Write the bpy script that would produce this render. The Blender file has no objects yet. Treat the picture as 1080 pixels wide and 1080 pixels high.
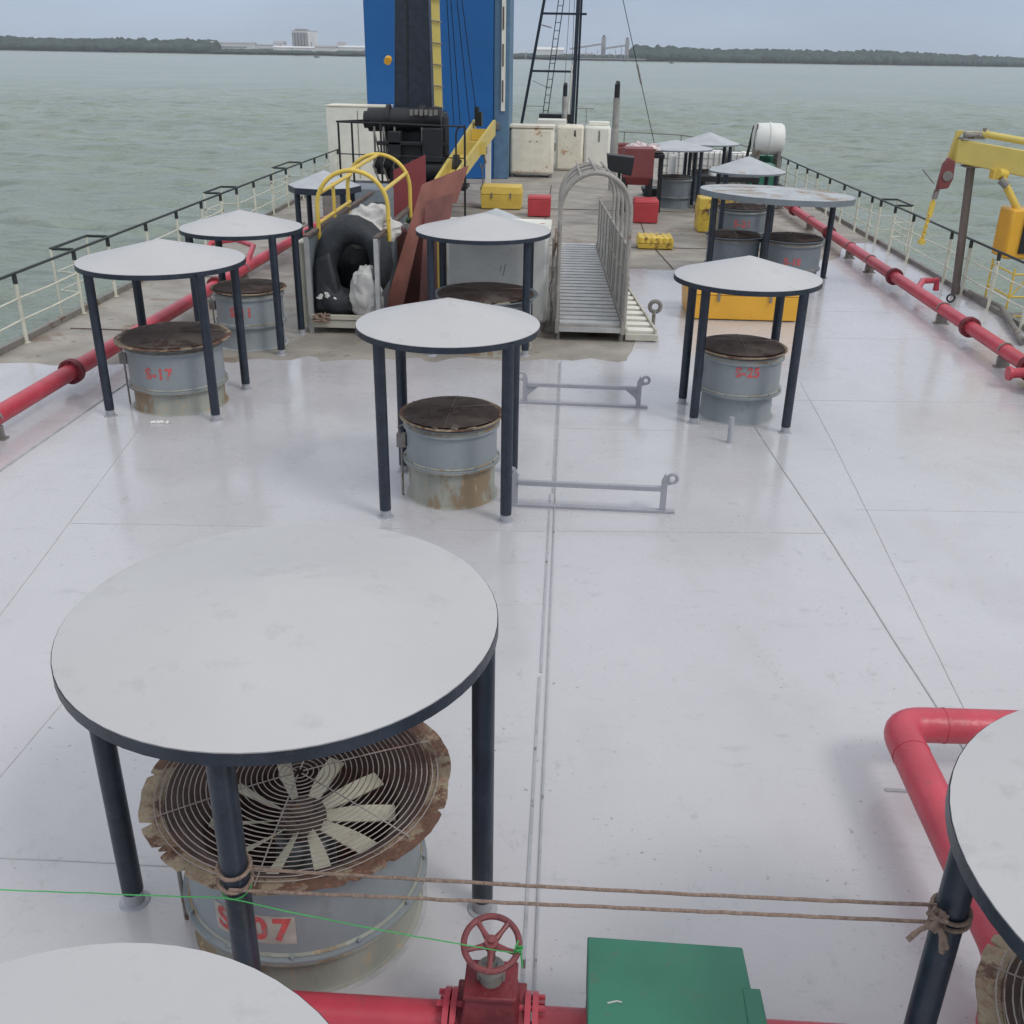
import bpy, math, random
from math import sin, cos, pi, radians, atan2, hypot
from mathutils import Vector, Matrix, noise
random.seed(7)
S = bpy.context.scene
C = S.collection

# ------------------------------------------------------------------ camera
cam = bpy.data.cameras.new("camera")
cam.sensor_width = 36; cam.lens = 1040/1080*36; cam.clip_start = 0.05; cam.clip_end = 60000
co = bpy.data.objects.new("camera", cam); C.objects.link(co); S.camera = co
def cam_matrix():
    roll = radians(1.0); F = 1040.
    dx, dy = 605-540, 59.5-540
    d = -sin(roll)*dx+cos(roll)*dy; s = cos(roll)*dx+sin(roll)*dy
    pit = math.atan(-d/F)
    fw = Vector((0, cos(pit), -sin(pit))); rt = Vector((1, 0, 0)); dn = Vector((0, -sin(pit), -cos(pit)))
    ix = rt*cos(roll)-dn*sin(roll); iy = rt*sin(roll)+dn*cos(roll)
    v = fw*F+rt*s+dn*d; az = atan2(v.x, v.y)
    R = Matrix.Rotation(az, 3, 'Z')
    ix, iy, fw = R@ix, R@iy, R@fw
    m = Matrix((ix, -iy, -fw)).transposed().to_4x4()
    m.translation = Vector((0, 0, 4.1)); return m
co.matrix_world = cam_matrix()

# ------------------------------------------------------------------ light
SUN_EL, SUN_AZ = radians(50), radians(125)      # azimuth from +Y towards +X
w = bpy.data.worlds.new("World"); S.world = w; w.use_nodes = True
nt = w.node_tree; N = nt.nodes; L = nt.links; N.clear()
out = N.new('ShaderNodeOutputWorld'); bg = N.new('ShaderNodeBackground'); bg.inputs[1].default_value = 0.1
sky = N.new('ShaderNodeTexSky'); sky.sky_type = 'NISHITA'; sky.sun_disc = False
sky.sun_elevation = SUN_EL; sky.sun_rotation = SUN_AZ; sky.air_density = 1.5; sky.dust_density = 3
tc = N.new('ShaderNodeTexCoord'); sep = N.new('ShaderNodeSeparateXYZ'); L.new(tc.outputs['Generated'], sep.inputs[0])
ramp = N.new('ShaderNodeValToRGB'); L.new(sep.outputs[2], ramp.inputs[0])
e = ramp.color_ramp.elements
e[0].position = 0.0; e[0].color = (.50, .60, .74, 1)
e[1].position = 0.75; e[1].color = (1., 1.02, 1.06, 1)
k = e.new(0.07); k.color = (.425, .53, .715, 1)
k = e.new(0.3); k.color = (.74, .80, .90, 1)
nz = N.new('ShaderNodeTexNoise'); nz.inputs['Scale'].default_value = 2.6; nz.inputs['Detail'].default_value = 5
mp = N.new('ShaderNodeMapping'); mp.inputs['Scale'].default_value = (1, 1, 4); L.new(tc.outputs['Generated'], mp.inputs[0]); L.new(mp.outputs[0], nz.inputs[0])
mr = N.new('ShaderNodeMapRange'); mr.inputs[1].default_value = .3; mr.inputs[2].default_value = .7; mr.inputs[3].default_value = 9.0; mr.inputs[4].default_value = 11.2
L.new(nz.outputs[0], mr.inputs[0])
sc = N.new('ShaderNodeVectorMath'); sc.operation = 'SCALE'; L.new(ramp.outputs[0], sc.inputs[0]); L.new(mr.outputs[0], sc.inputs['Scale'])
mx = N.new('ShaderNodeMix'); mx.data_type = 'RGBA'; mx.inputs[0].default_value = .85
L.new(sky.outputs[0], mx.inputs[6]); L.new(sc.outputs[0], mx.inputs[7]); L.new(mx.outputs[2], bg.inputs[0]); L.new(bg.outputs[0], out.inputs[0])
sl = bpy.data.lights.new("sun", 'SUN'); sl.energy = 1.0; sl.angle = radians(15); sl.color = (1, .97, .92)
so = bpy.data.objects.new("sun", sl); C.objects.link(so)
so.rotation_euler = Vector((sin(SUN_AZ)*cos(SUN_EL), cos(SUN_AZ)*cos(SUN_EL), sin(SUN_EL))).to_track_quat('Z', 'Y').to_euler()
S.view_settings.view_transform = 'Standard'; S.view_settings.look = 'None'; S.view_settings.gamma = 1; S.view_settings.exposure = 0.0
S.render.engine = 'CYCLES'

# ------------------------------------------------------------------ materials
def mat(name, col, rough=.5, metal=0, var=.12, vscale=3., bump=.0, bscale=30., rust=0., rcol=(.16, .065, .03), rscale=2.5, dirt=0., spec=.5, stretch=(1, 1, 1), rvar=.0):
    m = bpy.data.materials.new(name); m.use_nodes = True
    nt = m.node_tree; N = nt.nodes; L = nt.links; b = N['Principled BSDF']
    b.inputs['Metallic'].default_value = metal; b.inputs['Specular IOR Level'].default_value = spec
    g = N.new('ShaderNodeNewGeometry'); mp = N.new('ShaderNodeMapping'); mp.inputs['Scale'].default_value = stretch
    L.new(g.outputs['Position'], mp.inputs[0]); P = mp.outputs[0]
    def nz(s, d=5, r=.6):
        n = N.new('ShaderNodeTexNoise'); n.inputs['Scale'].default_value = s; n.inputs['Detail'].default_value = d; n.inputs['Roughness'].default_value = r
        L.new(P, n.inputs[0]); return n.outputs[0]
    def rmp(src, a, bb, lo=0, hi=1):
        r = N.new('ShaderNodeMapRange'); L.new(src, r.inputs[0])
        for i, v in zip((1, 2, 3, 4), (a, bb, lo, hi)): r.inputs[i].default_value = v
        return r.outputs[0]
    def mix(f, a, bcol):
        x = N.new('ShaderNodeMix'); x.data_type = 'RGBA'; L.new(f, x.inputs[0])
        if isinstance(a, tuple): x.inputs[6].default_value = (*a, 1)
        else: L.new(a, x.inputs[6])
        x.inputs[7].default_value = (*bcol, 1); return x.outputs[2]
    lo = tuple(max(0, c*(1-var)) for c in col); hi = tuple(min(1, c*(1+var)) for c in col)
    v = nz(vscale)
    c = mix(rmp(v, .3, .7), lo, hi)
    if dirt: c = mix(rmp(nz(vscale*4, 8, .7), .56, .68, 0, dirt), c, (.10, .085, .065))
    if rust: 
        c = mix(rmp(nz(rscale, 9, .68), .72-rust*.42, .78-rust*.42, 0, .93), c, rcol)
        c = mix(rmp(nz(rscale*5, 6, .7), .72-rust*.3, .78-rust*.3, 0, .5), c, tuple(min(1, q*2.3) for q in rcol))
    L.new(c, b.inputs['Base Color'])
    if rvar: L.new(rmp(nz(vscale*1.7), .3, .7, max(.03, rough-rvar), rough+rvar), b.inputs['Roughness'])
    else: b.inputs['Roughness'].default_value = rough
    if bump:
        bp = N.new('ShaderNodeBump'); bp.inputs['Strength'].default_value = bump; bp.inputs['Distance'].default_value = .02
        L.new(nz(bscale, 4), bp.inputs['Height']); L.new(bp.outputs[0], b.inputs['Normal'])
    return m
M = {}
M['roof'] = mat('canopy_paint', (.482, .477, .478), .42, var=.05, vscale=1.1, bump=.10, bscale=3, dirt=.16)
M['roofold'] = mat('canopy_paint_old', (.42, .44, .46), .5, var=.12, vscale=3, rust=.25, rscale=1.2, rcol=(.25, .13, .05))
M['roofpeel'] = mat('canopy_paint_peeling', (.40, .43, .45), .5, var=.2, vscale=5, rust=.5, rscale=2.6, rcol=(.24, .155, .08), dirt=.6, bump=.3, bscale=8, stretch=(.5, 1, 1))
M['navy'] = mat('dark_navy_paint', (.018, .026, .042), .38, var=.35, vscale=7, bump=.15, dirt=.25, rust=.08, rscale=6, rcol=(.07, .045, .035))
M['black'] = mat('black_paint', (.012, .013, .016), .5, var=.3, bump=.2)
M['foot'] = mat('leg_foot_paint', (.36, .37, .40), .4, dirt=.3)
M['grey'] = mat('casing_grey', (.255, .285, .30), .42, var=.09, vscale=2.2, bump=.12, bscale=8, rust=.10, rscale=3.2, dirt=.25, stretch=(1, 1, .5))
M['greyold'] = mat('casing_grey_old', (.17, .20, .225), .55, var=.12, rust=.16, dirt=.5)
M['skirt'] = mat('skirt_stained', (.30, .31, .27), .5, var=.2, vscale=3, rust=.50, rscale=2.4, rcol=(.24, .17, .10), dirt=.5, stretch=(1, 1, .35))
M['rust'] = mat('rusty_steel', (.105, .08, .07), .8, var=.35, vscale=7, bump=.5, rust=.3, rcol=(.22, .11, .045), rscale=6)
M['flange'] = mat('flaking_flange', (.40, .32, .22), .75, var=.35, vscale=8, bump=.8, bscale=25, rust=.60, rcol=(.13, .06, .04), rscale=4.)
M['liner'] = mat('bell_liner', (.105, .065, .056), .75, var=.35, vscale=6, bump=.3, rust=.25, rcol=(.07, .035, .03), rscale=5)
M['wire'] = mat('wire_guard', (.17, .135, .12), .6, metal=.3, var=.3, rust=.5, rcol=(.09, .06, .05), rscale=3)
M['wireL'] = mat('wire_guard_light', (.38, .33, .30), .5, metal=.3, var=.3, rust=.42, rcol=(.20, .10, .08), rscale=2)
M['blade'] = mat('fan_blade_paint', (.70, .68, .54), .5, var=.15, rust=.12, dirt=.4)
M['stencil'] = mat('red_stencil', (.58, .09, .09), .6, var=.25, vscale=12, rust=.42, rscale=11, rcol=(.24, .22, .22))
M['patch'] = mat('stencil_patch', (.42, .38, .33), .6, var=.2, vscale=9)
M['redpipe'] = mat('red_pipe_paint', (.50, .055, .082), .36, var=.16, vscale=3, bump=.25, bscale=14, dirt=.35, rust=.08, rscale=5, rcol=(.14, .03, .03))
M['reddark'] = mat('red_fitting_paint', (.18, .022, .03), .5, var=.3, vscale=8, bump=.4, rust=.25, dirt=.3)
M['wheel'] = mat('handwheel_paint', (.22, .055, .06), .45, var=.3, vscale=20, rust=.4, rcol=(.09, .03, .03))
M['cream'] = mat('cream_paint', (.78, .765, .68), .5, var=.08, rust=.15, rscale=1.5, rcol=(.40, .20, .08), dirt=.2)
M['creamrust'] = mat('cream_paint_rusty', (.78, .73, .60), .5, var=.1, rust=.26, rscale=1.6, rcol=(.46, .25, .11), dirt=.3)
M['white'] = mat('dull_white_paint', (.72, .72, .69), .5, var=.08, vscale=2, rust=.07, dirt=.2)
M['rail'] = mat('railing_paint', (.62, .62, .52), .5, var=.15, rust=.26, rscale=3)
M['railtop'] = mat('rail_black', (.025, .032, .03), .45, var=.3)
M['alu'] = mat('aluminium', (.52, .52, .515), .45, metal=.35, var=.15, vscale=5, dirt=.4)
M['aluold'] = mat('aluminium_dirty', (.34, .32, .29), .55, metal=.2, var=.25, vscale=5, dirt=.6, rust=.2, rcol=(.2, .12, .08))
M['yellow'] = mat('yellow_paint', (.70, .50, .09), .45, var=.12, rust=.14, rscale=3, dirt=.2)
M['yelcrane'] = mat('crane_yellow', (.62, .49, .13), .4, var=.07, rust=.06, dirt=.2)
M['orange'] = mat('orange_yellow', (.78, .41, .04), .4, var=.06, dirt=.12)
M['yelrust'] = mat('yellow_rusty', (.66, .47, .07), .5, var=.15, rust=.42, rscale=5, dirt=.3)
M['redbox'] = mat('red_box_paint', (.48, .05, .06), .45, var=.12, rust=.12, dirt=.2)
M['maroon'] = mat('maroon_primer', (.20, .052, .052), .6, var=.12, vscale=1.5, dirt=.3)
M['sheet'] = mat('oxide_primer', (.26, .055, .062), .55, var=.1, vscale=1.2, dirt=.12)
M['sheet2'] = mat('oxide_primer_worn', (.23, .085, .065), .65, var=.25, vscale=4, dirt=.35, stretch=(1, 1, .2), rust=.2)
M['sheet3'] = mat('oxide_primer_dark', (.15, .055, .048), .65, var=.3, vscale=5, dirt=.5, stretch=(1, 1, .15), rust=.3)
M['blue'] = mat('deep_blue_paint', (.010, .115, .35), .45, var=.1, vscale=.6, dirt=.06)
M['bluegrey'] = mat('blue_grey_steel', (.10, .19, .29), .5, var=.15, rust=.12)
M['green'] = mat('green_paint', (.028, .170, .105), .42, var=.14, vscale=2.5, bump=.2, bscale=5, dirt=.35, rust=.06, rscale=9, rcol=(.30, .34, .32))
M['tyre'] = mat('rubber', (.022, .026, .032), .65, var=.4, vscale=5, bump=.6, bscale=12, dirt=.25)
M['cloth'] = mat('sack_cloth', (.55, .54, .52), .85, var=.15, vscale=4, bump=.6, bscale=12, dirt=.25)
M['rope'] = mat('rope_fibre', (.30, .215, .17), .9, var=.3, vscale=40, bump=.8, bscale=90)
M['twine'] = mat('green_twine', (.06, .38, .10), .6, var=.2)
M['steel'] = mat('weathered_steel', (.21, .20, .185), .55, var=.3, vscale=4, rust=.38, rscale=4, rcol=(.12, .07, .045))
M['brace'] = mat('bracket_paint', (.33, .335, .37), .45, var=.08, dirt=.2)
M['wood'] = mat('pole_brown', (.16, .135, .12), .7, var=.25, vscale=8, stretch=(1, 1, .2), rust=.1)
M['plant'] = mat('leaf', (.05, .12, .04), .6, var=.3, vscale=20)
M['lime'] = mat('pale_box', (.52, .50, .42), .6, var=.1, dirt=.3)
M['stackc'] = mat('stack_grey', (.34, .335, .31), .6, var=.2, dirt=.4, rust=.1)
M['hull'] = mat('hull_paint', (.10, .035, .03), .6, var=.2, rust=.2)
M['clothpink'] = mat('bundle_cloth', (.60, .50, .50), .85, var=.35, vscale=7, bump=.4)

# deck paint: glossy light grey, faint stains and speckle
def deck_paint():
    m = mat('deck_paint', (.50, .492, .512), .30, var=.04, vscale=.55, dirt=0, spec=.5)
    nt = m.node_tree; N = nt.nodes; L = nt.links; b = N['Principled BSDF']
    src = b.inputs['Base Color'].links[0].from_socket
    g = N.new('ShaderNodeNewGeometry')
    def nz(s, d, r, st=(1, 1, 1)):
        mp = N.new('ShaderNodeMapping'); mp.inputs['Scale'].default_value = st; L.new(g.outputs['Position'], mp.inputs[0])
        n = N.new('ShaderNodeTexNoise'); n.inputs['Scale'].default_value = s; n.inputs['Detail'].default_value = d; n.inputs['Roughness'].default_value = r
        L.new(mp.outputs[0], n.inputs[0]); return n.outputs[0]
    def rmp(s, a, bb, lo, hi):
        r = N.new('ShaderNodeMapRange'); L.new(s, r.inputs[0])
        for i, v in zip((1, 2, 3, 4), (a, bb, lo, hi)): r.inputs[i].default_value = v
        return r.outputs[0]
    def mix(f, a, c):
        x = N.new('ShaderNodeMix'); x.data_type = 'RGBA'; L.new(f, x.inputs[0]); L.new(a, x.inputs[6]); x.inputs[7].default_value = (*c, 1); return x.outputs[2]
    # specks of chipped paint gathered in patches
    sp = rmp(nz(22, 4, .7), .64, .68, 0, 1); area = rmp(nz(1.3, 4, .6), .46, .60, 0, .85)
    mu = N.new('ShaderNodeMath'); mu.operation = 'MULTIPLY'; L.new(sp, mu.inputs[0]); L.new(area, mu.inputs[1])
    c = mix(rmp(nz(.9, 7, .62, (1, .6, 1)), .52, .66, 0, .22), src, (.36, .345, .34))
    c = mix(rmp(nz(6, 7, .75, (.35, 1, 1)), .58, .68, 0, .28), c, (.24, .24, .25))
    c = mix(rmp(nz(3.1, 9, .8, (1, .5, 1)), .60, .64, 0, .35), c, (.30, .295, .30))
    c = mix(rmp(nz(.45, 6, .6), .58, .66, 0, .18), c, (.60, .60, .61))
    c = mix(mu.outputs[0], c, (.15, .14, .145))
    L.new(c, b.inputs['Base Color'])
    L.new(rmp(nz(1.4, 6, .6), .3, .7, .15, .38), b.inputs['Roughness'])
    bp = N.new('ShaderNodeBump'); bp.inputs['Strength'].default_value = .10; bp.inputs['Distance'].default_value = .03
    L.new(nz(2.2, 5, .55), bp.inputs['Height']); 
    bp2 = N.new('ShaderNodeBump'); bp2.inputs['Strength'].default_value = .08; bp2.inputs['Distance'].default_value = .004
    L.new(nz(60, 3, .6), bp2.inputs['Height']); L.new(bp.outputs[0], bp2.inputs['Normal'])
    L.new(bp2.outputs[0], b.inputs['Normal'])
    b.inputs['Coat Weight'].default_value = .42; b.inputs['Coat Roughness'].default_value = .13; L.new(bp.outputs[0], b.inputs['Coat Normal'])
    return m
M['deck'] = deck_paint()
M['olddeck'] = mat('old_deck', (.31, .285, .25), .6, var=.30, vscale=1.6, bump=.3, bscale=9, rust=.34, rscale=1.1, rcol=(.21, .155, .115), dirt=.7, rvar=.25, stretch=(.7, .9, 1))
M['bead'] = mat('weld_bead', (.40, .40, .41), .4, var=.15, vscale=8, dirt=.5)
M['seam'] = mat('seam_strip', (.36, .365, .39), .4, var=.15, vscale=8, rust=.30, rscale=9, rcol=(.07, .06, .055), dirt=.3)

def sea_mat():
    m = bpy.data.materials.new('sea_water'); m.use_nodes = True
    nt = m.node_tree; N = nt.nodes; L = nt.links; b = N['Principled BSDF']
    b.inputs['Roughness'].default_value = .20; b.inputs['IOR'].default_value = 1.33
    g = N.new('ShaderNodeNewGeometry')
    def nz(s, d, r, st=(1, 1, 1), rot=0):
        mp = N.new('ShaderNodeMapping'); mp.inputs['Scale'].default_value = st; mp.inputs['Rotation'].default_value = (0, 0, rot); L.new(g.outputs['Position'], mp.inputs[0])
        n = N.new('ShaderNodeTexNoise'); n.inputs['Scale'].default_value = s; n.inputs['Detail'].default_value = d; n.inputs['Roughness'].default_value = r
        L.new(mp.outputs[0], n.inputs[0]); return n.outputs[0]
    def rmp(s, a, bb, lo, hi):
        r = N.new('ShaderNodeMapRange'); L.new(s, r.inputs[0])
        for i, v in zip((1, 2, 3, 4), (a, bb, lo, hi)): r.inputs[i].default_value = v
        return r.outputs[0]
    x = N.new('ShaderNodeMix'); x.data_type = 'RGBA'; L.new(rmp(nz(.012, 5, .6, (1, 2, 1)), .35, .65, 0, 1), x.inputs[0])
    x.inputs[6].default_value = (.235, .285, .235, 1); x.inputs[7].default_value = (.29, .335, .27, 1)
    st = N.new('ShaderNodeMix'); st.data_type = 'RGBA'; L.new(rmp(nz(.8, 9, .78, (.28, 1, 1), .05), .50, .62, 0, .6), st.inputs[0]); L.new(x.outputs[2], st.inputs[6]); st.inputs[7].default_value = (.12, .155, .135, 1); x = st  # darker streaks painted into the water colour as shading of the wave faces
    # whitecaps
    a = rmp(nz(.9, 6, .7, (.35, 1, 1), .15), .715, .75, 0, .75); bb = rmp(nz(.05, 4, .6), .53, .62, 0, 1)
    mu = N.new('ShaderNodeMath'); mu.operation = 'MULTIPLY'; L.new(a, mu.inputs[0]); L.new(bb, mu.inputs[1])
    y = N.new('ShaderNodeMix'); y.data_type = 'RGBA'; L.new(mu.outputs[0], y.inputs[0]); L.new(x.outputs[2], y.inputs[6]); y.inputs[7].default_value = (.62, .64, .62, 1)
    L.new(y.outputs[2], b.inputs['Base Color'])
    b1 = N.new('ShaderNodeBump'); b1.inputs['Strength'].default_value = 1; b1.inputs['Distance'].default_value = .8
    L.new(nz(.42, 8, .66, (.5, 1, 1), .2), b1.inputs['Height'])
    b2 = N.new('ShaderNodeBump'); b2.inputs['Strength'].default_value = 1; b2.inputs['Distance'].default_value = .25
    L.new(nz(1.9, 5, .65, (.5, 1, 1), -.1), b2.inputs['Height']); L.new(b1.outputs[0], b2.inputs['Normal']); L.new(b2.outputs[0], b.inputs['Normal'])
    return m
M['sea'] = sea_mat()

# ------------------------------------------------------------------ helpers
class MB:
    def __init__(s): s.v = []; s.f = []
    def add(s, vs, fs):
        o = len(s.v); s.v += [tuple(v) for v in vs]; s.f += [tuple(i+o for i in f) for f in fs]; return s
    def hexa(s, p):   # 8 corners: bottom 4 ccw, top 4 ccw
        return s.add(p, [(3, 2, 1, 0), (4, 5, 6, 7), (0, 1, 5, 4), (1, 2, 6, 5), (2, 3, 7, 6), (3, 0, 4, 7)])
    def box(s, x0, x1, y0, y1, z0, z1, rz=0, piv=None):
        p = [(x0, y0, z0), (x1, y0, z0), (x1, y1, z0), (x0, y1, z0), (x0, y0, z1), (x1, y0, z1), (x1, y1, z1), (x0, y1, z1)]
        if rz:
            cx, cy = piv or ((x0+x1)/2, (y0+y1)/2)
            p = [(cx+(x-cx)*cos(rz)-(y-cy)*sin(rz), cy+(x-cx)*sin(rz)+(y-cy)*cos(rz), z) for x, y, z in p]
        return s.hexa(p)
    def bar(s, a, b, w, h, up=(0, 0, 1)):
        a, b = Vector(a), Vector(b); d = (b-a).normalized(); u = Vector(up)
        if abs(d.dot(u)) > .95: u = Vector((0, 1, 0))
        r = d.cross(u).normalized()*w/2; u = r.cross(d).normalized()*h/2
        return s.hexa([a-r-u, a+r-u, b+r-u, b-r-u, a-r+u, a+r+u, b+r+u, b-r+u])
    def tube(s, a, b, r0, r1=None, n=14, cap=True):
        r1 = r0 if r1 is None else r1
        a, b = Vector(a), Vector(b); d = (b-a).normalized(); u = Vector((0, 0, 1)) if abs(d.z) < .9 else Vector((1, 0, 0))
        x = d.cross(u).normalized(); y = d.cross(x)
        vs = [a+(x*cos(2*pi*i/n)+y*sin(2*pi*i/n))*r0 for i in range(n)]+[b+(x*cos(2*pi*i/n)+y*sin(2*pi*i/n))*r1 for i in range(n)]
        fs = [(i, (i+1) % n, n+(i+1) % n, n+i) for i in range(n)]
        if cap: fs += [tuple(range(n-1, -1, -1)), tuple(range(n, 2*n))]
        return s.add(vs, fs)
    def path(s, pts, r, n=10, closed=False):
        pts = [Vector(p) for p in pts]; m = len(pts); vs = []; fs = []; px = None
        for i, p in enumerate(pts):
            if closed: d = (pts[(i+1) % m]-pts[i-1]).normalized()
            else: d = (pts[min(i+1, m-1)]-pts[max(i-1, 0)]).normalized()
            if px is None:
                u = Vector((0, 0, 1)) if abs(d.z) < .9 else Vector((1, 0, 0)); px = d.cross(u).normalized()
            else: px = (px-d*px.dot(d)).normalized()
            y = d.cross(px); rr = r[i] if isinstance(r, (list, tuple)) else r
            vs += [p+(px*cos(2*pi*k/n)+y*sin(2*pi*k/n))*rr for k in range(n)]
        for i in range(m if closed else m-1):
            a = i*n; b = ((i+1) % m)*n
            fs += [(a+k, a+(k+1) % n, b+(k+1) % n, b+k) for k in range(n)]
        if not closed: fs += [tuple(range(n-1, -1, -1)), tuple(range((m-1)*n, m*n))]
        return s.add(vs, fs)
    def lathe(s, prof, c=(0, 0), n=48, close=False):
        vs = []; fs = []; m = len(prof)
        for r, z in prof: vs += [(c[0]+r*cos(2*pi*i/n), c[1]+r*sin(2*pi*i/n), z) for i in range(n)]
        for j in range(m if close else m-1):
            a = j*n; b = ((j+1) % m)*n
            fs += [(a+i, a+(i+1) % n, b+(i+1) % n, b+i) for i in range(n)]
        return s.add(vs, fs)
    def ring(s, c, R, r, n=48, k=6, sx=1, sy=1):
        return s.path([(c[0]+R*sx*cos(2*pi*i/n), c[1]+R*sy*sin(2*pi*i/n), c[2]) for i in range(n)], r, k, True)
    def slab(s, poly, off):  # poly 3D points, extruded by off vector
        n = len(poly); o = Vector(off); vs = [Vector(p) for p in poly]+[Vector(p)+o for p in poly]
        return s.add(vs, [tuple(range(n-1, -1, -1)), tuple(range(n, 2*n))]+[(i, (i+1) % n, n+(i+1) % n, n+i) for i in range(n)])
    def blob(s, c, rx, ry, rz, amp=.2, seed=0, nu=20, nv=12, fr=2.):
        vs = []; fs = []
        for j in range(nv+1):
            ph = pi*j/nv
            for i in range(nu):
                th = 2*pi*i/nu; d = Vector((sin(ph)*cos(th), sin(ph)*sin(th), cos(ph)))
                q = 1+amp*noise.fractal(d*fr+Vector((seed, seed*2.3, 0)), 1., 2., 4)
                vs.append((c[0]+d.x*rx*q, c[1]+d.y*ry*q, c[2]+d.z*rz*q))
        for j in range(nv):
            for i in range(nu): fs.append((j*nu+i, (j+1)*nu+i, (j+1)*nu+(i+1) % nu, j*nu+(i+1) % nu))
        return s.add(vs, fs)
    def build(s, name, m, parent=None, world=None, ang=35, bevel=0, label=None, loc=None):
        vs = s.v
        if world: vs = [(x-world[0], y-world[1], z-world[2]) for x, y, z in vs]
        me = bpy.data.meshes.new(name); me.from_pydata(vs, [], s.f); me.update()
        import bmesh
        bm = bmesh.new(); bm.from_mesh(me); bmesh.ops.recalc_face_normals(bm, faces=bm.faces); bm.to_mesh(me); bm.free()
        me.polygons.foreach_set('use_smooth', [True]*len(me.polygons)); me.set_sharp_from_angle(angle=radians(ang))
        me.materials.append(M[m] if isinstance(m, str) else m)
        o = bpy.data.objects.new(name, me); C.objects.link(o)
        if parent: o.parent = parent
        if loc: o.location = loc
        if bevel:
            b = o.modifiers.new('bevel', 'BEVEL'); b.width = bevel; b.segments = 2; b.limit_method = 'ANGLE'
        if label: o['label'] = label
        return o
def tag(o, label=None, cat=None, group=None, kind=None):
    if label: o['label'] = label
    if cat: o['category'] = cat
    if group: o['group'] = group
    if kind: o['kind'] = kind
    return o
def thing(name, label, cat, loc=(0, 0, 0), rz=0, group=None):
    o = bpy.data.objects.new(name, None); C.objects.link(o); o.location = loc; o.rotation_euler = (0, 0, rz); o.empty_display_size = .2
    return tag(o, label, cat, group)

# ------------------------------------------------------------------ sea, deck, hull
WZ = -4.6
import numpy as np
def sea():
    def axis(step, near, far, g):
        a = list(np.arange(0, near, step)); d = step
        while a[-1] < far: d *= g; a.append(a[-1]+d)
        return np.array(a)
    ax = axis(.55, 130, 9000, 1.028); xs = np.concatenate((-ax[:0:-1], ax))
    ys = np.concatenate((-axis(6, 20, 3000, 1.5)[:0:-1]+8, axis(.45, 170, 9000, 1.022)+8))
    X, Y = np.meshgrid(xs, ys); Z = np.zeros_like(X); r = np.random.RandomState(5)
    gx = np.gradient(xs)[None, :]; gy = np.gradient(ys)[:, None]; cell = np.maximum(gx, gy)
    for i in range(80):
        lam = 1.5*1.0235**i*(.9+.2*r.rand()); th = 1.35+r.normal()*.6; k = 2*pi/lam
        Z += .0062*lam**.8*np.sin(k*(X*cos(th)+Y*sin(th))+r.rand()*6.28)*np.clip(lam/(cell*2.4)-.6, 0, 1)
    V = np.stack((X, Y, Z+WZ), -1).reshape(-1, 3); ny, nx = X.shape
    i = np.arange(ny*nx).reshape(ny, nx); Q = np.stack((i[:-1, :-1], i[:-1, 1:], i[1:, 1:], i[1:, :-1]), -1).reshape(-1, 4)
    me = bpy.data.meshes.new('sea'); me.vertices.add(len(V)); me.vertices.foreach_set('co', V.ravel()); me.loops.add(Q.size); me.loops.foreach_set('vertex_index', Q.ravel())
    me.polygons.add(len(Q)); me.polygons.foreach_set('loop_start', np.arange(len(Q))*4); me.update(calc_edges=True); me.polygons.foreach_set('use_smooth', [True]*len(Q))
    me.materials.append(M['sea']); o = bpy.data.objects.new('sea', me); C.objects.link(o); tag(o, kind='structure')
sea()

XL = [(-8.35, -8), (-8.3, 12), (-8.25, 30), (-8.2, 38), (-7.2, 44), (-5.2, 48), (0, 50.5)]
XR = [(8.0, -8), (7.95, 12), (7.75, 30), (7.6, 38), (6.8, 44), (5, 48)]
outl = XL + XR[::-1]
m = MB(); n = len(outl); m.add([(x, y, 0) for x, y in outl]+[(x*.97, y, WZ-2) for x, y in outl], [tuple(range(n))]+[(i, (i+1) % n, n+(i+1) % n, n+i) for i in range(n)])
tag(m.build('deck', 'olddeck'), kind='structure')
# coated area, ragged border towards the bare deck
def rag(a, b, n, amp, sd):
    r = []
    for i in range(n):
        t = i/n; x = a[0]+(b[0]-a[0])*t; y = a[1]+(b[1]-a[1])*t
        r.append((x+amp*.3*noise.noise(Vector((x*2, y*2, sd))), y+amp*noise.noise(Vector((x*3, y*3, sd+5))), .004))
    return r
pl = [(-8.15, -7, .004)]+rag((-8.15, 13.2), (-6.2, 13.3), 12, .12, 1)+rag((-6.2, 13.5), (-5.2, 13.75), 8, .1, 2)+rag((-5.2, 13.75), (.95, 14.35), 40, .35, 3)
pl += rag((.95, 14.35), (1.15, 15.3), 6, .1, 3)+rag((1.15, 15.3), (1.35, 21.4), 26, .15, 4)+rag((1.35, 21.4), (3.4, 21.3), 12, .3, 6)+rag((3.4, 20.9), (4.9, 21.0), 12, .3, 6)+rag((4.9, 22.6), (6.3, 23.3), 12, .3, 7)+rag((6.3, 23.5), (6.9, 25.5), 12, .1, 8)+[(7.78, 25.7, .004), (7.85, -7, .004)]
m = MB(); m.add(pl, [tuple(range(len(pl)))]); tag(m.build('deck_coating', 'deck'), kind='structure')
m = MB()
for side in (XL[:5], XR[:5]):
    for (x0, y0), (x1, y1) in zip(side, side[1:]):
        sg = 1 if x0 < 0 else -1
        m.bar((x0+sg*.07, y0, .05), (x1+sg*.07, y1, .05), .09, .1)
tag(m.build('deck_edge', 'steel'), kind='structure')
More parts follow.
